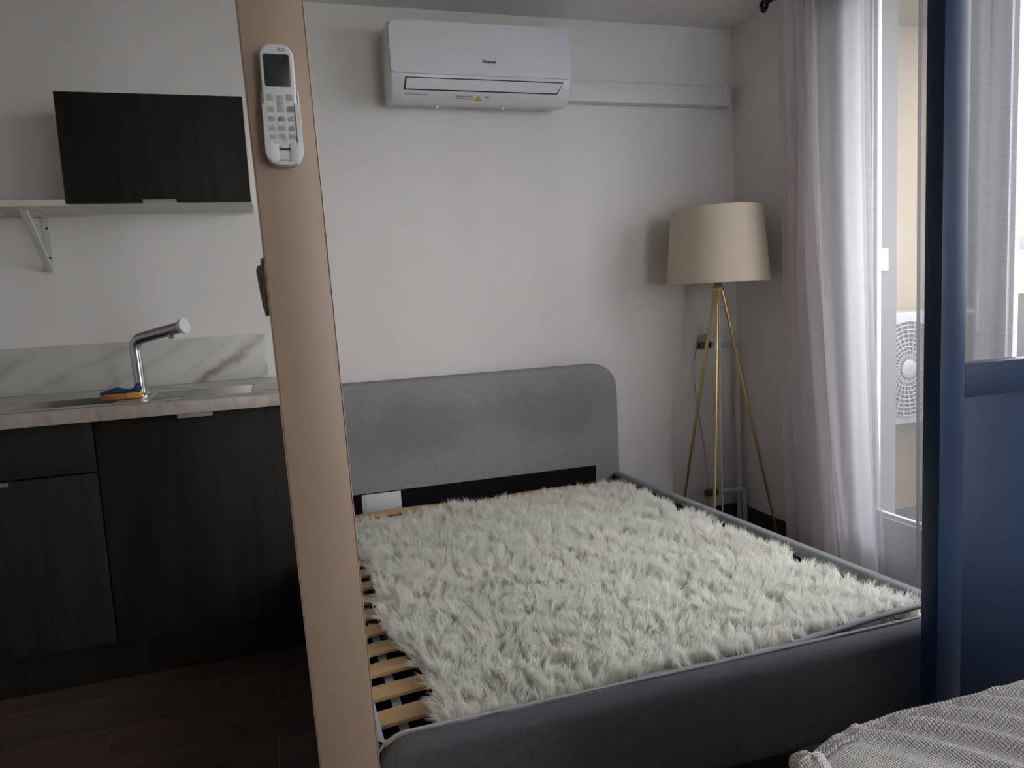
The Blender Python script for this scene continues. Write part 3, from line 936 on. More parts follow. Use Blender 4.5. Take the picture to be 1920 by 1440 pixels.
sp_ = thing('sponge', (-0.495, 2.735, 0.9052), 'yellow and ochre sponge with a blue cloth on top beside the tap', 'sponge')
z0s = 0.9052
box('sponge_block', 'sponge_o', sp_, -0.553, -0.478, 2.700, 2.760, z0s, z0s + 0.020, 0.004)
box('sponge_end', 'sponge_y', sp_, -0.480, -0.437, 2.700, 2.758, z0s, z0s + 0.021, 0.005)
def clothf(u, v):
    x = -0.555 + 0.118 * u
    y = 2.702 + 0.062 * v
    h = 0.0235 + 0.010 * math.exp(-((u - 0.35) / 0.18) ** 2) + 0.020 * math.exp(-((u - 0.88) / 0.10) ** 2) * (0.4 + 0.6 * v)
    return (x, y, z0s + h - 0.002 * math.cos(9 * v))
cl = grid_mesh('blue_cloth', clothf, 26, 10, 'sponge_b', sp_)
md = cl.modifiers.new('thick', 'SOLIDIFY'); md.thickness = 0.004; md.offset = -1

# wall cabinet
WX0, WX1, WYF, WZ0, WZ1 = -0.632, -0.040, 2.895, 1.560, 1.925
wc = thing('wall_cabinet', ((WX0 + WX1) / 2, 3.05, WZ0), 'white wall cabinet with dark oak flap door above the sink', 'cabinet')
bm = bmesh.new()
add_box(bm, WX0, WX0 + 0.016, WYF + 0.02, YB - 0.0005, WZ0, WZ1)
add_box(bm, WX1 - 0.016, WX1, WYF + 0.02, YB - 0.0005, WZ0, WZ1)
add_box(bm, WX0 + 0.016, WX1 - 0.016, WYF + 0.02, YB - 0.0005, WZ0, WZ0 + 0.016)
add_box(bm, WX0 + 0.016, WX1 - 0.016, WYF + 0.02, YB - 0.0005, WZ1 - 0.016, WZ1)
add_box(bm, WX0 + 0.016, WX1 - 0.016, YB - 0.008, YB - 0.0005, WZ0 + 0.016, WZ1 - 0.016)
finish(bm, 'body', 'white_lam', wc)
dr = box('flap_door', 'dark_oak', wc, WX0 + 0.001, WX1 - 0.001, WYF, WYF + 0.0195, WZ0 + 0.001, WZ1, 0.0012)
bm = bmesh.new()
add_box(bm, -0.393, -0.286, WYF - 0.010, WYF + 0.019, WZ0 - 0.0010, WZ0 + 0.0008, 0.0004, 1)
add_box(bm, -0.393, -0.286, WYF - 0.012, WYF - 0.0095, WZ0 - 0.0010, WZ0 + 0.010, 0.0006, 1)
finish(bm, 'handle', 'steel', dr)
box('end_bracket', 'white_metal', wc, WX1 - 0.004, WX1 + 0.003, WYF + 0.03, YB - 0.0005, WZ0 - 0.002, WZ0 + 0.02, 0.001)

sh = thing('wall_shelf', (-0.95, 3.04, 1.553), 'ivory shelf board on a white triangular bracket, left of the wall cabinet', 'shelf')
box('board', 'shelf_lam', sh, -1.35, WX0 - 0.001, WYF + 0.002, YB - 0.0005, 1.553, 1.573, 0.001)
br_ = thing_br = None
bxc = -0.772
bm = bmesh.new()
add_box(bm, bxc - 0.012, bxc + 0.012, YB - 0.004, YB - 0.0005, 1.352, 1.5525, 0.0005, 1)
add_box(bm, bxc - 0.012, bxc + 0.012, 2.945, YB - 0.004, 1.5495, 1.5525, 0.0005, 1)
brk = finish(bm, 'bracket', 'white_metal', sh)
beam('brace', 'white_metal', brk, (bxc, 2.950, 1.5485), (bxc, YB - 0.006, 1.356), 0.024, 0.012, 0.001)
for zz in (1.512, 1.405):
    lathe('screw', 'screw', brk, [(0.0005, 0), (0.0045, 0), (0.003, -0.002), (0.0005, -0.002)], (bxc + 0.004, YB - 0.0042, zz), 12, 'Y')

# ------------------------------------------------------------------ air conditioner and its trunking
AX0, AX1 = 0.508, 1.262
ac = thing('air_conditioner', ((AX0 + AX1) / 2, 3.1, 1.962), 'white split air conditioner with glossy front high on the wall', 'air conditioner')
prof = [(3.199, 1.982), (3.10, 1.965), (3.066, 1.963), (3.050, 1.966), (3.020, 1.992), (3.005, 2.016), (2.996, 2.040), (2.995, 2.06), (2.998, 2.22), (3.003, 2.24), (3.014, 2.253), (3.03, 2.259), (3.199, 2.262)]
prism('body', 'ac_white', ac, prof, 'YZ', AX0, AX1, 0.012, 4, smooth=40)
# glossy front panel
cxp = (AX0 + AX1) / 2
o_ = [(u + cxp, v + 2.156) for u, v in rrect(AX1 - AX0 - 0.006, 0.199, (.012, .012, .028, .028), 8)]
bm = bmesh.new()
add_prism(bm, o_, 'XZ', 2.986, 2.9975, 0.006, 4, (True, False))
fp = finish(bm, 'front_panel', 'ac_panel', ac, smooth=40)
text('logo_lettering', 'print', fp, 'Hisense', (0.906, 2.9856, 2.110), 0.0125, depth=0.0002, weight=0.0006)
# air outlet: dark slot with the louvre flap in it, on the sloping underside
def on_slope(u, w_, off):
    """u along X, w_ 0..1 down the slope from the front edge, off = distance out"""
    p0, p1 = Vector((0, 2.9965, 2.045)), Vector((0, 3.0190, 1.989))
    d = (p1 - p0); nrm = Vector((0, -d.z, d.y)).normalized()
    if nrm.y > 0: nrm = -nrm
    p = p0 + d * w_ + nrm * off
    return Vector((u, p.y, p.z))
def slope_slab(name, mat, x0a, x0b, x1a, x1b, w0, w1, o0, o1, bev=0.001):
    bm = bmesh.new()
    n = 10
    A, B = [], []
    ol = []
    for k in range(n + 1):
        ol.append((x0a + (x0b - x0a) * k / n, w0 + (w1 - w0) * k / n, 0))
    ring = [(x0a, w0), (x0b, w1), (x1b, w1), (x1a, w0)]
    A = [bm.verts.new(on_slope(u, w_, o0)) for u, w_ in ring]
    B = [bm.verts.new(on_slope(u, w_, o1)) for u, w_ in ring]
    bm.faces.new(A); bm.faces.new(B[::-1])
    for k in range(4):
        bm.faces.new((A[k], A[(k + 1) % 4], B[(k + 1) % 4], B[k]))
    if bev: bmesh.ops.bevel(bm, geom=list(bm.edges), offset=bev, segments=2, affect='EDGES')
    return finish(bm, name, mat, ac)
slope_slab('outlet_slot', 'black', 0.566, 0.560, 1.226, 1.202, 0.00, 0.80, 0.0005, 0.0035, 0)
slope_slab('louvre_flap', 'ac_white', 0.571, 0.566, 1.222, 1.198, 0.06, 0.72, 0.003, 0.0065, 0.001)
def on_lip(outline, name, mat, o0, o1, parent):
    p0, p1 = Vector((0, 3.020, 1.992)), Vector((0, 3.050, 1.966))
    d = p1 - p0; nrm = Vector((0, d.z, -d.y)).normalized()
    bm = bmesh.new()
    A = [bm.verts.new(Vector((u, 0, 0)) + p0 + d * w_ + nrm * o0) for u, w_ in outline]
    B = [bm.verts.new(Vector((u, 0, 0)) + p0 + d * w_ + nrm * o1) for u, w_ in outline]
    n = len(A)
    bm.faces.new(A); bm.faces.new(B[::-1])
    for k in range(n):
        bm.faces.new((A[k], A[(k + 1) % n], B[(k + 1) % n], B[k]))
    return finish(bm, name, mat, parent)
R4 = lambda a, b, c_, d: [(a, c_), (b, c_), (b, d), (a, d)]
stk = on_lip(R4(0.768, 0.912, 0.10, 0.80), 'sticker', 'paper', -0.001, 0.0006, ac)
on_lip(R4(0.772, 0.840, 0.18, 0.34), 'sticker_print', 'print_grey', 0.0005, 0.0009, stk)
on_lip(R4(0.772, 0.846, 0.44, 0.58), 'sticker_print', 'print_grey', 0.0005, 0.0009, stk)
on_lip(R4(0.894, 0.910, 0.18, 0.40), 'sticker_print', 'print_grey', 0.0005, 0.0009, stk)
on_lip([(0.848, 0.78), (0.884, 0.78), (0.866, 0.12)], 'warning_triangle', 'warn', 0.0005, 0.0010, stk)
on_lip(R4(0.566, 0.660, 0.14, 0.24), 'small_print', 'print_grey', -0.0005, 0.0005, ac)
for x_ in (0.705, 0.985):
    box('clip', 'ac_white', ac, x_, x_ + 0.012, 3.10, 3.12, 1.957, 1.968, 0.001)

tk = thing('pipe_trunking', (1.7, 3.17, 2.0), 'white pipe trunking from the air conditioner to the room corner', 'trunking')
box('channel', 'trunk', tk, AX1 + 0.0005, 2.090, YB - 0.060, YB - 0.0005, 2.010, 2.100, 0.006, 3)
box('end_elbow', 'trunk', tk, 2.088, 2.124, YB - 0.062, YB - 0.0005, 2.006, 2.102, 0.005, 3)

cvr = lathe('round_wall_cover', 'wall', None, [(0.0005, 0), (0.052, 0), (0.052, -0.003), (0.047, -0.006), (0.0005, -0.006)], (XW - 0.0003, 3.115, 2.34), 40, 'X')
tag(cvr, 'round white blanking cover high on the window wall near the corner', 'cover')

# ------------------------------------------------------------------ old heating pipes in the corner
pp = thing('heating_pipes', (2.06, 3.15, 0.0), 'cut white heating pipes with rusty valves in the corner', 'pipes')
YPp = 3.150
tube('riser', 'pipe', pp, [(2.140, YPp, 0.0), (2.142, YPp, 0.45), (2.143, YPp, 0.86)], 0.012, 14)
tube('riser_sleeve', 'pipe', pp, [(2.1415, YPp, 0.0), (2.1425, YPp, 0.655)], 0.0145, 14)
tube('upper_branch', 'pipe', pp, smooth_path([(2.143, YPp, 0.855), (2.141, YPp, 0.875), (2.125, YPp, 0.888), (2.05, YPp, 0.893), (1.985, YPp, 0.897)], 6), 0.0115, 14)
tube('lower_branch', 'pipe', pp, smooth_path([(1.985, YPp - 0.03, 0.178), (2.08, YPp - 0.03, 0.174), (2.135, YPp - 0.03, 0.172), (2.150, YPp - 0.03, 0.158), (2.151, YPp - 0.03, 0.08), (2.151, YPp - 0.03, 0.0)], 6), 0.0125, 14)
lathe('elbow_collar', 'pipe', pp, [(0.016, 0), (0.017, 0.006), (0.017, 0.024), (0.016, 0.03)], (2.151, YPp - 0.03, 0.115), 16)
for (xv, zv, yv) in ((1.955, 0.897, YPp), (1.955, 0.178, YPp - 0.03)):
    vb = box('valve', 'valve', pp, xv - 0.026, xv + 0.030, yv - 0.014, yv + 0.014, zv - 0.016, zv + 0.014, 0.004)
    lathe('valve_nut', 'valve', vb, [(0.018, 0), (0.018, 0.014)], (xv + 0.022, yv, zv), 6, 'X', smooth=10)
lathe('valve_cap', 'switch_beige', pp, [(0.016, 0), (0.017, 0.02), (0.014, 0.034), (0.008, 0.036)], (1.962, YPp, 0.911), 20)
cabl = tube('thin_cable', 'cable', None, smooth_path([(1.925, 3.165, 0.885), (1.912, 3.17, 0.80), (1.918, 3.17, 0.66), (1.945, 3.175, 0.50), (1.968, 3.175, 0.35), (1.972, 3.17, 0.20), (1.97, 3.16, 0.02)], 8), 0.0028, 8)
tag(cabl, 'thin grey cable hanging from the upper valve down the wall', 'cable')

# ------------------------------------------------------------------ tripod floor lamp
LX, LY = 1.893, 2.92
lp = thing('floor_lamp', (LX, LY, 0), 'tripod floor lamp with champagne drum shade and gold legs in the corner', 'floor lamp')
lathe('lamp_shade', 'shade', lp, [(0.2235, 1.190), (0.196, 1.512), (0.1945, 1.512), (0.222, 1.190)], (LX, LY, 0), 64, close=True)
for z_, r_ in ((1.190, 0.2228), (1.512, 0.1953)):
    bm = bmesh.new()
    add_tube(bm, [(LX + r_ * math.cos(2 * math.pi * k / 64), LY + r_ * math.sin(2 * math.pi * k / 64), z_) for k in range(65)], 0.0018, 6, False)
    finish(bm, 'shade_rim', 'shade', lp)
lathe('hub', 'gold', lp, [(0.006, 0), (0.024, 0.002), (0.026, 0.012), (0.018, 0.020), (0.014, 0.05), (0.006, 0.052)], (LX, LY, 1.155), 28)
bm = bmesh.new()
for k in range(3):
    a = math.radians(30 + 120 * k)
    add_tube(bm, [(LX, LY, 1.20), (LX + 0.2215 * math.cos(a), LY + 0.2215 * math.sin(a), 1.196)], 0.002, 6)
finish(bm, 'shade_spider', 'gold', lp)
lathe('bulb', 'paper', lp, [(0.012, 0), (0.014, 0.03), (0.028, 0.07), (0.030, 0.09), (0.02, 0.112), (0.004, 0.118)], (LX, LY, 1.21), 24)
for k in range(3):
    a = math.radians(108 + 120 * k)
    p0 = Vector((LX + 0.016 * math.cos(a), LY + 0.016 * math.sin(a), 1.165))
    p1 = Vector((LX + 0.262 * math.cos(a), LY + 0.262 * math.sin(a), 0.006))
    leg = tube('leg', 'gold', lp, [p0, p0.lerp(p1, 0.3), p0.lerp(p1, 0.62), p1], [0.0075, 0.0075, 0.007, 0.0055], 14)
    for f_ in (0.36, 0.72):
        q0, q1 = p0.lerp(p1, f_), p0.lerp(p1, f_ + 0.004)
        tube('joint_ring', 'gold', leg, [q0, q1], 0.0082, 14)
    lathe('foot_cap', 'black', leg, [(0.0065, 0), (0.0075, 0.003), (0.0065, 0.012)], (p1.x, p1.y, 0.0), 14)
tube('power_cord', 'clear_cable', lp, smooth_path([(LX + 0.006, LY + 0.006, 1.155), (LX + 0.010, LY + 0.012, 0.9), (LX + 0.012, LY + 0.02, 0.5), (LX + 0.02, LY + 0.03, 0.1), (LX + 0.03, LY + 0.05, 0.006), (LX + 0.08, LY + 0.12, 0.005)], 8), 0.004, 8)

# ------------------------------------------------------------------ curtain rod and curtains
XR_, ZR_ = 2.085, 2.347
rod = thing('curtain_rod', (XR_, 2.0, ZR_), 'black wrought iron curtain rod with spiral end above the balcony doors', 'curtain rod')
tube('rod', 'iron', rod, [(XR_, 0.62, ZR_), (XR_, 2.80, ZR_)], 0.009, 14)
sp_pts = []
for k in range(61):
    a = k / 60 * 2 * math.pi * 2.1
    r_ = 0.005 + 0.024 * (k / 60)
    sp_pts.append((XR_, 2.828 + r_ * math.cos(-a + 0.9), ZR_ - 0.010 + r_ * math.sin(-a + 0.9)))
tube('spiral_finial', 'iron', rod, sp_pts, 0.0045, 8)
for yb_ in (2.77, 0.68):
    bm = bmesh.new()
    add_tube(bm, [(XR_, yb_, ZR_), (XW - 0.002, yb_, ZR_)], 0.006, 10)
    add_lathe(bm, [(0.0005, 0), (0.02, 0), (0.02, -0.005), (0.0005, -0.005)], (XW - 0.0005, yb_, ZR_), 20, 'X')
    finish(bm, 'wall_mount', 'iron', rod)

def curtain(label, ya_top, yb_top, ya_bot, yb_bot, nf, amp, mat, xc, seed, z_bot=0.012, hem_w=0.014, hems=(0, 1), wob=0.0, hem_mat='hem'):
    rr = random.Random(seed)
    ph = [rr.uniform(0, 6.28) for _ in range(6)]
    t = thing('curtain', (xc, (ya_top + yb_top) / 2, z_bot), label, 'curtain', 'voile curtains at the balcony doors')
    def S(u, v, side=0.0):
        k = v ** 2.2                      # v: 0 top .. 1 bottom
        y = (ya_top + (yb_top - ya_top) * u) * (1 - k) + (ya_bot + (yb_bot - ya_bot) * u) * k
        uu = u * nf * 2 * math.pi
        ew = min(1.0, math.sin(math.pi * min(max(u, 0), 1)) * 4)
        x = xc + ew * amp * (0.8 + 0.35 * v) * math.sin(uu + 0.5 * math.sin(2.2 * v + ph[0]) + ph[1]) \
            + ew * amp * 0.35 * math.sin(2.3 * uu + ph[2] + 1.5 * v) + wob * math.sin(9 * v + 5 * u + ph[3])
        y += wob * 1.2 * math.sin(7 * v + ph[4]) * (1 - abs(2 * u - 1)) + wob * 0.8 * math.sin(17 * v + ph[5]) * (1 if u < 0.2 else 0.2)
        z = (ZR_ + 0.02) * (1 - v) + z_bot * v
        return (x, y, z)
    nu, nv = max(40, int(nf * 14)), 60
    grid_mesh('cloth', S, nu, nv, mat, t)
    for e in hems:
        wdt = hem_w / abs(yb_top - ya_top)
        def H(u, v, e=e):
            uu = u * wdt if e == 0 else 1 - u * wdt
            x, y, z = S(uu, v)
            return (x - 0.0015, y, z)
        grid_mesh('hem', H, 2, nv, hem_mat, t)
    return t
curtain('bunched grey lavender voile curtain against the wall beside the lamp', 2.745, 2.500, 2.745, 2.330, 4.5, 0.024, 'voile_folds', 2.10, 3, hems=(), wob=0.006)
curtain('white voile curtain with a bright flaring edge next to the bunched grey curtain', 2.532, 2.240, 2.395, 2.150, 1.3, 0.010, 'sheer_lit', 2.088, 5, hems=(0,), hem_mat='hem_white')
curtain('white voile curtain hanging in the middle of the balcony door glass', 2.252, 1.935, 2.165, 1.930, 1.2, 0.008, 'sheer', 2.060, 8, hem_mat='hem_white', hems=(0,))
curtain('white voile curtain seen behind the navy partition glass', 1.972, 1.50, 1.958, 1.52, 4.0, 0.012, 'sheer', 2.030, 11, hem_w=0.020)

# ------------------------------------------------------------------ navy glazed partition
NX0, NX1, NY0, NY1, NZ1 = 1.193, 1.985, 1.10, 1.14, 2.33
pt = thing('glazed_partition', ((NX0 + NX1) / 2, 1.12, 0), 'navy blue partition panel with a glass upper half in front of the curtains', 'partition')
box('stile', 'navy', pt, NX0, NX0 + 0.0605, NY0, NY1, 0, NZ1, 0.0015)
box('stile', 'navy', pt, NX1 - 0.0605, NX1, NY0, NY1, 0, NZ1, 0.0015)
box('top_rail', 'navy', pt, NX0 + 0.061, NX1 - 0.061, NY0, NY1, NZ1 - 0.09, NZ1, 0.0015)
box('middle_rail', 'navy', pt, NX0 + 0.061, NX1 - 0.061, NY0, NY1, 0.932, 0.996, 0.0015)
box('lower_panel', 'navy', pt, NX0 + 0.061, NX1 - 0.061, NY0 + 0.004, NY1 - 0.004, 0.0, 0.9315, 0.001)
box('glass_pane', 'glass', pt, NX0 + 0.061, NX1 - 0.061, NY0 + 0.017, NY0 + 0.022, 0.9965, NZ1 - 0.0905, 0)

# ------------------------------------------------------------------ bed
bed = thing('bed', (0.79, 2.2, 0), 'grey upholstered double bed frame with bare slats, no mattress', 'bed')
HX0, HX1, HZ = 0.105, 1.470, 0.853
hy0, hy1 = 3.085, 3.185
# headboard origin in the middle, so that the wear patches sit where they belong
hb = pillow('headboard', 'headboard', bed, (HX0 + HX1) / 2, HZ / 2 + 0.05, HX1 - HX0, HZ - 0.10, (.03, .03, .115, .115), hy0, hy1, 0.030)
tube('seam', 'bed_fabric', hb, [(0.772, hy0 + 0.0006, 0.40), (0.773, hy0 + 0.0006, 0.825)], 0.0013, 6)
tube('seam', 'bed_fabric', hb, [(HX0 + 0.03, hy0 + 0.0006, 0.520), (HX1 - 0.03, hy0 + 0.0006, 0.520)], 0.0013, 6)
box('black_insert', 'black_cloth', hb, 0.15, 1.340, hy0 - 0.006, hy0 - 0.0005, 0.16, 0.395, 0.001)
lb = box('care_label', 'paper', hb, 0.286, 0.448, hy0 - 0.0085, hy0 - 0.0065, 0.315, 0.392, 0.0004)
for k in range(7):
    box('label_print', 'print_grey', lb, 0.2925 if k else 0.2925, 0.300, hy0 - 0.0090, hy0 - 0.0084, 0.322 + 0.0095 * k, 0.326 + 0.0095 * k, 0)
for k in range(9):
    box('label_print', 'print_grey', lb, 0.340, 0.343, hy0 - 0.0090, hy0 - 0.0084, 0.320 + 0.0078 * k, 0.324 + 0.0078 * k, 0)
box('label_print', 'print_grey', lb, 0.432, 0.437, hy0 - 0.0090, hy0 - 0.0084, 0.324, 0.328, 0)

def rail(name, ph, pf, wdt, zb):
    """side rail whose top inner line runs from head ph to foot pf"""
    xh, yh, zh = ph; xf, yf, zf = pf
    bm = bmesh.new()
    rows = []
    for t_ in (0.0, 1.0):
        x, y, z = xh + (xf - xh) * t_, yh + (yf - yh) * t_, zh + (zf - zh) * t_
        sec = []
        for u, v in [(-wdt / 2, zb), (wdt / 2, zb), (wdt / 2, z - 0.016)] + [(wdt / 2 - 0.016 + 0.016 * math.cos(a), z - 0.016 + 0.016 * math.sin(a)) for a in [math.radians(90 * q / 5) for q in range(1, 6)]] + \
                    [(-wdt / 2 + 0.016 + 0.016 * math.cos(a), z - 0.016 + 0.016 * math.sin(a)) for a in [math.radians(90 + 90 * q / 5) for q in range(0, 6)]]:
            sec.append(bm.verts.new((x + u, y, v)))
        rows.append(sec)
    n = len(rows[0])
    bm.faces.new(rows[0]); bm.faces.new(rows[1][::-1])
    for k in range(n):
        bm.faces.new((rows[0][k], rows[0][(k + 1) % n], rows[1][(k + 1) % n], rows[1][k]))
    return finish(bm, name, 'bed_fabric', bed, smooth=40)
RZB = 0.185
RW = 0.046
rr_ = rail('side_rail', (1.447, 3.08, 0.352), (1.487, 1.29, 0.388), RW, RZB)
beam('inner_lining', 'black_cloth', rr_, (1.447 - RW / 2 - 0.004, 3.07, 0.265), (1.487 - RW / 2 - 0.004, 1.30, 0.275), 0.006, 0.150)
rl_ = rail('side_rail', (0.117, 3.08, 0.365), (0.117, 1.29, 0.388), 0.026, RZB)
# footboard
FBX0, FBX1, FBY0, FBY1, FBZ0, FBZ1 = 0.104, 1.512, 1.236, 1.290, 0.185, 0.402
fb = pillow('footboard', 'foot_fabric', bed, (FBX0 + FBX1) / 2, (FBZ0 + FBZ1) / 2, FBX1 - FBX0, FBZ1 - FBZ0, (.03, .03, .066, .066), FBY0, FBY1, 0.0265, 9)
o_ = [(u + (FBX0 + FBX1) / 2, v + (FBZ0 + FBZ1) / 2) for u, v in rrect(FBX1 - FBX0 - 0.006, FBZ1 - FBZ0 - 0.006, (.01, .01, .060, .060), 10)]
pts = [(x, FBY1 - 0.012, z) for x, z in o_ if z > 0.25]
tube('piping', 'piping', fb, [(x, FBY1 - 0.010, z + 0.003) for x, y_, z in sorted(pts, key=lambda p: p[0])], 0.0032, 8)
for lx_ in (0.16, 1.45):
    for ly_ in (1.33, 3.02):
        box('leg', 'black', bed, lx_ - 0.03, lx_ + 0.03, ly_ - 0.03, ly_ + 0.03, 0.0, RZB + 0.002, 0.003)
box('base_cloth', 'black_cloth', bed, 0.132, 1.42, 1.292, 3.07, RZB, RZB + 0.006, 0)
box('centre_beam', 'black', bed, 0.745, 0.785, 1.292, 3.075, 0.24, 0.312, 0.003)
box('support_strap', 'strap', bed, 0.176, 0.196, 1.295, 3.06, 0.3035, 0.3060, 0.0004)
# slats: bowed strips, a left and a right row
def slat_mesh(x0, x1):
    bm = bmesh.new()
    n = 12; hw, th, bow = 0.029, 0.009, 0.013
    rows = []
    for k in range(n + 1):
        t_ = k / n
        x = -(x1 - x0) / 2 + (x1 - x0) * t_
        z = bow * (1 - (2 * t_ - 1) ** 2)
        rows.append([bm.verts.new((x, y, z + dz)) for y, dz in ((-hw, 0), (hw, 0), (hw, th - .0015), (hw - .003, th), (-hw + .003, th), (-hw, th - .0015))])
    for a, b in zip(rows, rows[1:]):
        for q in range(6):
            bm.faces.new((a[q], a[(q + 1) % 6], b[(q + 1) % 6], b[q]))
    bm.faces.new(rows[0][::-1]); bm.faces.new(rows[-1])
    bmesh.ops.recalc_face_normals(bm, faces=bm.faces)
    me = bpy.data.meshes.new('slat'); bm.to_mesh(me); bm.free()
    me.materials.append(MAT['slat'])
    me.polygons.foreach_set('use_smooth', [True] * len(me.polygons)); me.set_sharp_from_angle(angle=math.radians(30))
    return me
for x0_, x1_ in ((0.135, 0.758), (0.772, 1.418)):
    me = slat_mesh(x0_, x1_)
    for k in range(16):
        o = bpy.data.objects.new('slat', me); C.objects.link(o)
        o.parent = bed
        o.location = Vector(((x0_ + x1_) / 2, 1.373 + 0.1078 * k, 0.314)) - WL[bed.name]
for k in range(16):
    o = box('slat_holder', 'black', bed, 0.752, 0.778, 1.373 + 0.1078 * k - 0.02, 1.373 + 0.1078 * k + 0.02, 0.311, 0.330, 0.003)
tube('strap_end', 'black', bed, [(0.74, 3.0, 0.334), (0.765, 3.01, 0.336), (0.79, 3.0, 0.334)], 0.004, 6)

# ------------------------------------------------------------------ shaggy cream rug lying on the slats
RGX0, RGX1, RGY0, RGY1 = 0.252, 1.362, 1.330, 2.815
rug = thing('rug', (0.81, 2.1, 0.338), 'shaggy cream fur rug folded double over the bed slats', 'rug')
def sstep(t_):
    t_ = np.clip(t_, 0, 1); return t_ * t_ * (3 - 2 * t_)
_k = rng.uniform(3, 13, (8, 2)); _ph = rng.uniform(0, 6.28, 8)
def fieldn(x, y, seed=0):
    s = 0
    for q in range(8):
        s = s + np.sin(_k[q, 0] * 1.6 * x * (1 if (q + seed) % 2 else -1) + _k[(q + seed) % 8, 1] * 1.6 * y + _ph[(q + seed) % 8])
    return s / 8
def zbase(x, y):
    x = np.asarray(x, float); y = np.asarray(y, float)
    fold = sstep((x - 0.32) / 0.40) * (0.6 + 0.4 * sstep((2.6 - y) / 0.9))
    return 0.3395 + 0.024 * fold + 0.006 * fieldn(x, y) * fold + 0.012 * sstep((x - 0.85) / 0.4) * sstep((1.50 - y) / 0.12)
def edge_x0(y): return RGX0 + 0.012 * np.sin(9 * np.asarray(y)) - 0.035 * sstep((np.asarray(y) - 1.45) / 0.5)
def rugS(u, v):
    y = RGY0 + (RGY1 - RGY0) * v
    x0 = float(edge_x0(y)); x1 = RGX1 + 0.045 * (1 - v) - 0.02 * v
    x = x0 + (x1 - x0) * u
    return (x, y, float(zbase(x, y)))
gb = grid_mesh('ground', rugS, 50, 60, 'fur_base', rug)
md = gb.modifiers.new('thick', 'SOLIDIFY'); md.thickness = 0.004; md.offset = -1
def lowS(u, v):
    x = 0.60 + 0.80 * u; y = RGY0 + 0.006 + 0.6 * v
    return (x, y, 0.3435)
lw = grid_mesh('lower_layer', lowS, 10, 10, 'fur_base', rug)
md = lw.modifiers.new('thick', 'SOLIDIFY'); md.thickness = 0.004; md.offset = -1

def fur(name, N, sampler, L, lean_fn, nblade, spread, wid, parent, conv=34.0):
    """tufts of tapered blades -> one mesh"""
    P, Nn = sampler(N)                                  # roots (N,3), lean xy (N,2)
    n = len(P)
    lean = lean_fn(P)
    Ltuft = L * rng.uniform(0.65, 1.2, n)
    allv, allf = [], []
    base = 0
    for b in range(nblade):
        off = rng.normal(0, spread, (n, 2))
        root = P.copy(); root[:, :2] += off
        ln = Ltuft * rng.uniform(0.75, 1.12, n)
        l2 = lean + rng.normal(0, 0.16, (n, 2)) - off * conv
        hz = np.hypot(l2[:, 0], l2[:, 1])
        sc_ = np.minimum(1.0, 0.93 / np.maximum(hz, 1e-6)); l2 = l2 * sc_[:, None]
        up = np.sqrt(np.maximum(1 - (l2 ** 2).sum(1), 0.05))
        d = np.column_stack([l2, up])
        mid = root + np.column_stack([l2 * 0.55, up * 1.05]) * (ln * 0.5)[:, None]
        tip = root + d * ln[:, None]
        a = rng.uniform(0, 6.28, n)
        sidev = np.column_stack([np.cos(a), np.sin(a), np.zeros(n)])
        wv_ = (wid * rng.uniform(0.7, 1.3, n))[:, None]
        v = np.stack([root - sidev * wv_, root + sidev * wv_, mid + sidev * wv_ * 0.85, mid - sidev * wv_ * 0.85, tip], 1).reshape(-1, 3)
        i = base + np.arange(n) * 5
        allv.append(v)
        q4 = np.column_stack([i, i + 1, i + 2, i + 3]); t3 = np.column_stack([i + 3, i + 2, i + 4])
        allf.append((q4, t3))
        base += n * 5
    V = np.concatenate(allv)
    org = WL[parent.name]
    V = V - np.array(org)
    Q = np.concatenate([f[0] for f in allf]); T = np.concatenate([f[1] for f in allf])
    me = bpy.data.meshes.new(name)
    me.vertices.add(len(V)); me.vertices.foreach_set('co', V.ravel())
    nl = Q.size + T.size
    me.loops.add(nl); me.loops.foreach_set('vertex_index', np.concatenate([Q.ravel(), T.ravel()]).astype(np.int32))
    me.polygons.add(len(Q) + len(T))
    st = np.concatenate([np.arange(len(Q)) * 4, Q.size + np.arange(len(T)) * 3]).astype(np.int32)
    me.polygons.foreach_set('loop_start', st)
    me.update(calc_edges=True); me.validate()
    me.materials.append(MAT['fur'])
    me.polygons.foreach_set('use_smooth', [True] * len(me.polygons))
    o = bpy.data.objects.new(name, me); C.objects.link(o); o.parent = parent
    WL[o.name] = org
    o['kind'] = 'stuff'
    return o
def samp_top(N):
    y = rng.uniform(RGY0 + 0.004, RGY1, N); u = rng.uniform(0, 1, N)
    v = (y - RGY0) / (RGY1 - RGY0)
    x0 = edge_x0(y); x1 = RGX1 + 0.045 * (1 - v) - 0.02 * v
    x = x0 + (x1 - x0) * u
    return np.column_stack([x, y, zbase(x, y)]), None
def lean_top(P):
    x, y = P[:, 0], P[:, 1]
    a = 3.2 * fieldn(x * 1.7, y * 1.7, 3) + 1.2 * fieldn(x * 5, y * 5, 5)
    a = a + rng.normal(0, 0.55, len(x))
    mag = 0.46 + 0.40 * fieldn(x * 2.3, y * 2.3, 1)
    l = np.column_stack([np.cos(a - 1.9) * mag, np.sin(a - 1.9) * mag])
    # the pile spills outwards at the left and far edges
    l[:, 0] -= 0.75 * sstep((edge_x0(y) + 0.05 - x) / 0.05)
    l[:, 1] += 0.2 * sstep((y - RGY1 + 0.05) / 0.05)
    l[:, 0] += 0.15 * sstep((x - 1.34) / 0.04)
    # combed along the front edge rather than over the footboard
    f_ = sstep((RGY0 + 0.06 - y) / 0.05)
    l[:, 1] = l[:, 1] * (1 - f_) + 0.05 * f_
    return l
fur('pile', 10500, samp_top, 0.046, lean_top, 19, 0.0066, 0.0011, rug)
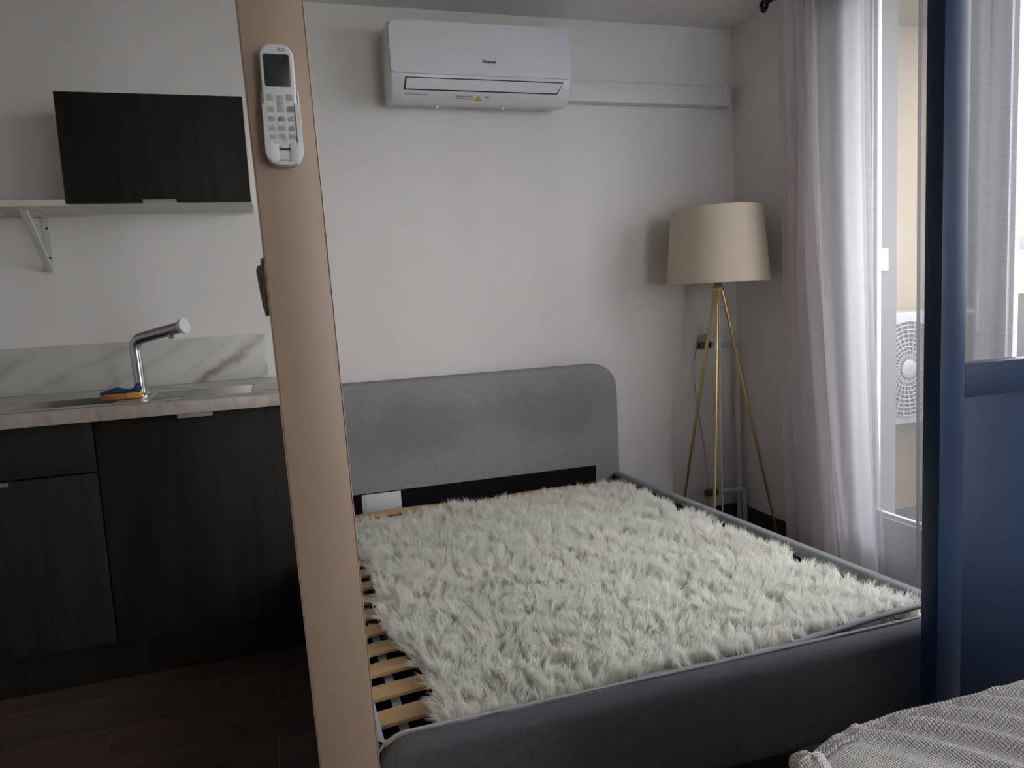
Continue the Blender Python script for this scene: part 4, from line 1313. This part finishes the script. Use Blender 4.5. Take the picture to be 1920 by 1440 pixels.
def samp_low(N):
    y = rng.uniform(RGY0 + 0.004, RGY0 + 0.03, N); x = rng.uniform(0.72, 1.40, N)
    return np.column_stack([x, y, np.full(N, 0.3445)]), None
def lean_low(P):
    return np.column_stack([0.5 * np.ones(len(P)), -0.25 * np.ones(len(P))])
fur('lower_pile', 500, samp_low, 0.030, lean_low, 7, 0.004, 0.0016, rug)
bp = []
for k in range(60):
    x = RGX0 + 0.02 + (RGX1 + 0.045 - RGX0 - 0.02) * k / 59
    bp.append((x, RGY0 - 0.002, float(zbase(x, RGY0)) + 0.006 + 0.018 * float(sstep((x - 0.95) / 0.4)) * (1 + 0.15 * math.sin(14 * x))))
bm = bmesh.new()
rows = []
for (x, y, z) in bp:
    rows.append([bm.verts.new(p) for p in ((x, y, z - 0.007), (x, y - 0.003, z - 0.004), (x, y - 0.004, z), (x, y - 0.002, z + 0.004), (x, y + 0.003, z + 0.006), (x, y + 0.014, z + 0.003), (x, y + 0.014, z - 0.006))])
for a, b in zip(rows, rows[1:]):
    for q in range(7):
        bm.faces.new((a[q], a[(q + 1) % 7], b[(q + 1) % 7], b[q]))
finish(bm, 'edge_binding', 'binding', rug, smooth=60)

# ------------------------------------------------------------------ knit throw over the sofa, bottom right
sofa = thing('sofa', (1.15, 0.35, 0), 'sofa end under a grey knitted throw at the bottom right', 'sofa')
KX0, KX1, KY0, KY1, KZ = 0.605, 1.75, -0.35, 0.795, 0.548
box('seat_block', 'sofa', sofa, KX0 + 0.02, KX1 - 0.02, KY0 + 0.02, KY1 - 0.02, 0.06, KZ - 0.03, 0.02, 3)
for lx_ in (KX0 + 0.08, KX1 - 0.08):
    for ly_ in (KY0 + 0.08, KY1 - 0.08):
        box('leg', 'black', sofa, lx_ - 0.02, lx_ + 0.02, ly_ - 0.02, ly_ + 0.02, 0.0, 0.065, 0.003)
def far_edge(x): return KY1 - 0.030 * max(0.0, (0.80 - x) / 0.2) ** 1.3 + 0.004 * math.sin(18 * x)
def knit_h(x, y):
    d = max(0.0, KY1 - y)
    s = x - 0.9 * math.sqrt(max(d, 0) * 0.16)
    amp = 0.015 * min(1, d / 0.015) * min(1, max(0, (s - 0.60) / 0.12))
    wv_ = (0.5 + 0.5 * math.sin(2 * math.pi * (s - 0.60) / 0.066 + 0.6 * math.sin(11 * s))) ** 1.6
    return KZ + amp * wv_ - 0.006 * math.exp(-d / 0.01) + 0.025 * min(1, d / 0.4) - 0.02 * max(0, (0.68 - x) / 0.08) ** 2
def knitS(u, v):
    x = KX0 + (KX1 - KX0) * (u ** 1.5)
    ye = far_edge(x)
    vv = v ** 1.6
    y = ye - (ye - KY0) * vv
    return (x, y, knit_h(x, y))
bm_o = grid_mesh('knitted_throw', knitS, 150, 120, 'knit', sofa)
md = bm_o.modifiers.new('thick', 'SOLIDIFY'); md.thickness = 0.012; md.offset = -1
# the throw hangs down at its far and left edges
def drop_far(u, v):
    x = KX0 + (KX1 - KX0) * u
    return (x, far_edge(x) + 0.0005 + 0.010 * v + 0.006 * v * math.sin(30 * x), knit_h(x, far_edge(x)) - 0.30 * v)
grid_mesh('throw_drop', drop_far, 80, 14, 'knit', sofa)
def drop_left(u, v):
    y = KY0 + (far_edge(KX0) - KY0) * u
    return (KX0 - 0.0005 - 0.008 * v - 0.006 * v * math.sin(26 * y), y, knit_h(KX0, y) - 0.30 * v)
grid_mesh('throw_drop', drop_left, 60, 14, 'knit', sofa)
# chunky corded border made of twisted stitches
bm = bmesh.new()
nst = 120
for k in range(nst):
    x = 0.635 + (1.42 - 0.635) * k / nst
    y = far_edge(x) + 0.001
    z = knit_h(x, y) + 0.003
    for s in (-1, 1):
        p0 = Vector((x - 0.0045, y - 0.002 + s * 0.0010, z - 0.001)); p1 = Vector((x + 0.0050, y - 0.002 + s * 0.0085, z + 0.0075 - 0.003 * (s > 0)))
        add_tube(bm, [p0, p0.lerp(p1, 0.5) + Vector((0, 0, 0.0012)), p1], [0.0022, 0.0040, 0.0022], 7)
finish(bm, 'corded_border', 'knit', sofa, smooth=60)
# rolled corner knot
bm = bmesh.new()
bmesh.ops.create_uvsphere(bm, u_segments=28, v_segments=18, radius=0.026)
for v in bm.verts:
    a_ = math.atan2(v.co.y, v.co.x)
    k_ = 1 + 0.07 * math.sin(4 * a_ + 40 * v.co.z) + 0.05 * math.sin(7 * a_ - 60 * v.co.z)
    v.co.x *= 1.05 * k_; v.co.y *= k_; v.co.z *= 0.78 * k_
bmesh.ops.translate(bm, vec=(0.610, 0.752, KZ - 0.004), verts=bm.verts)
finish(bm, 'rolled_corner', 'knit', sofa, smooth=60)
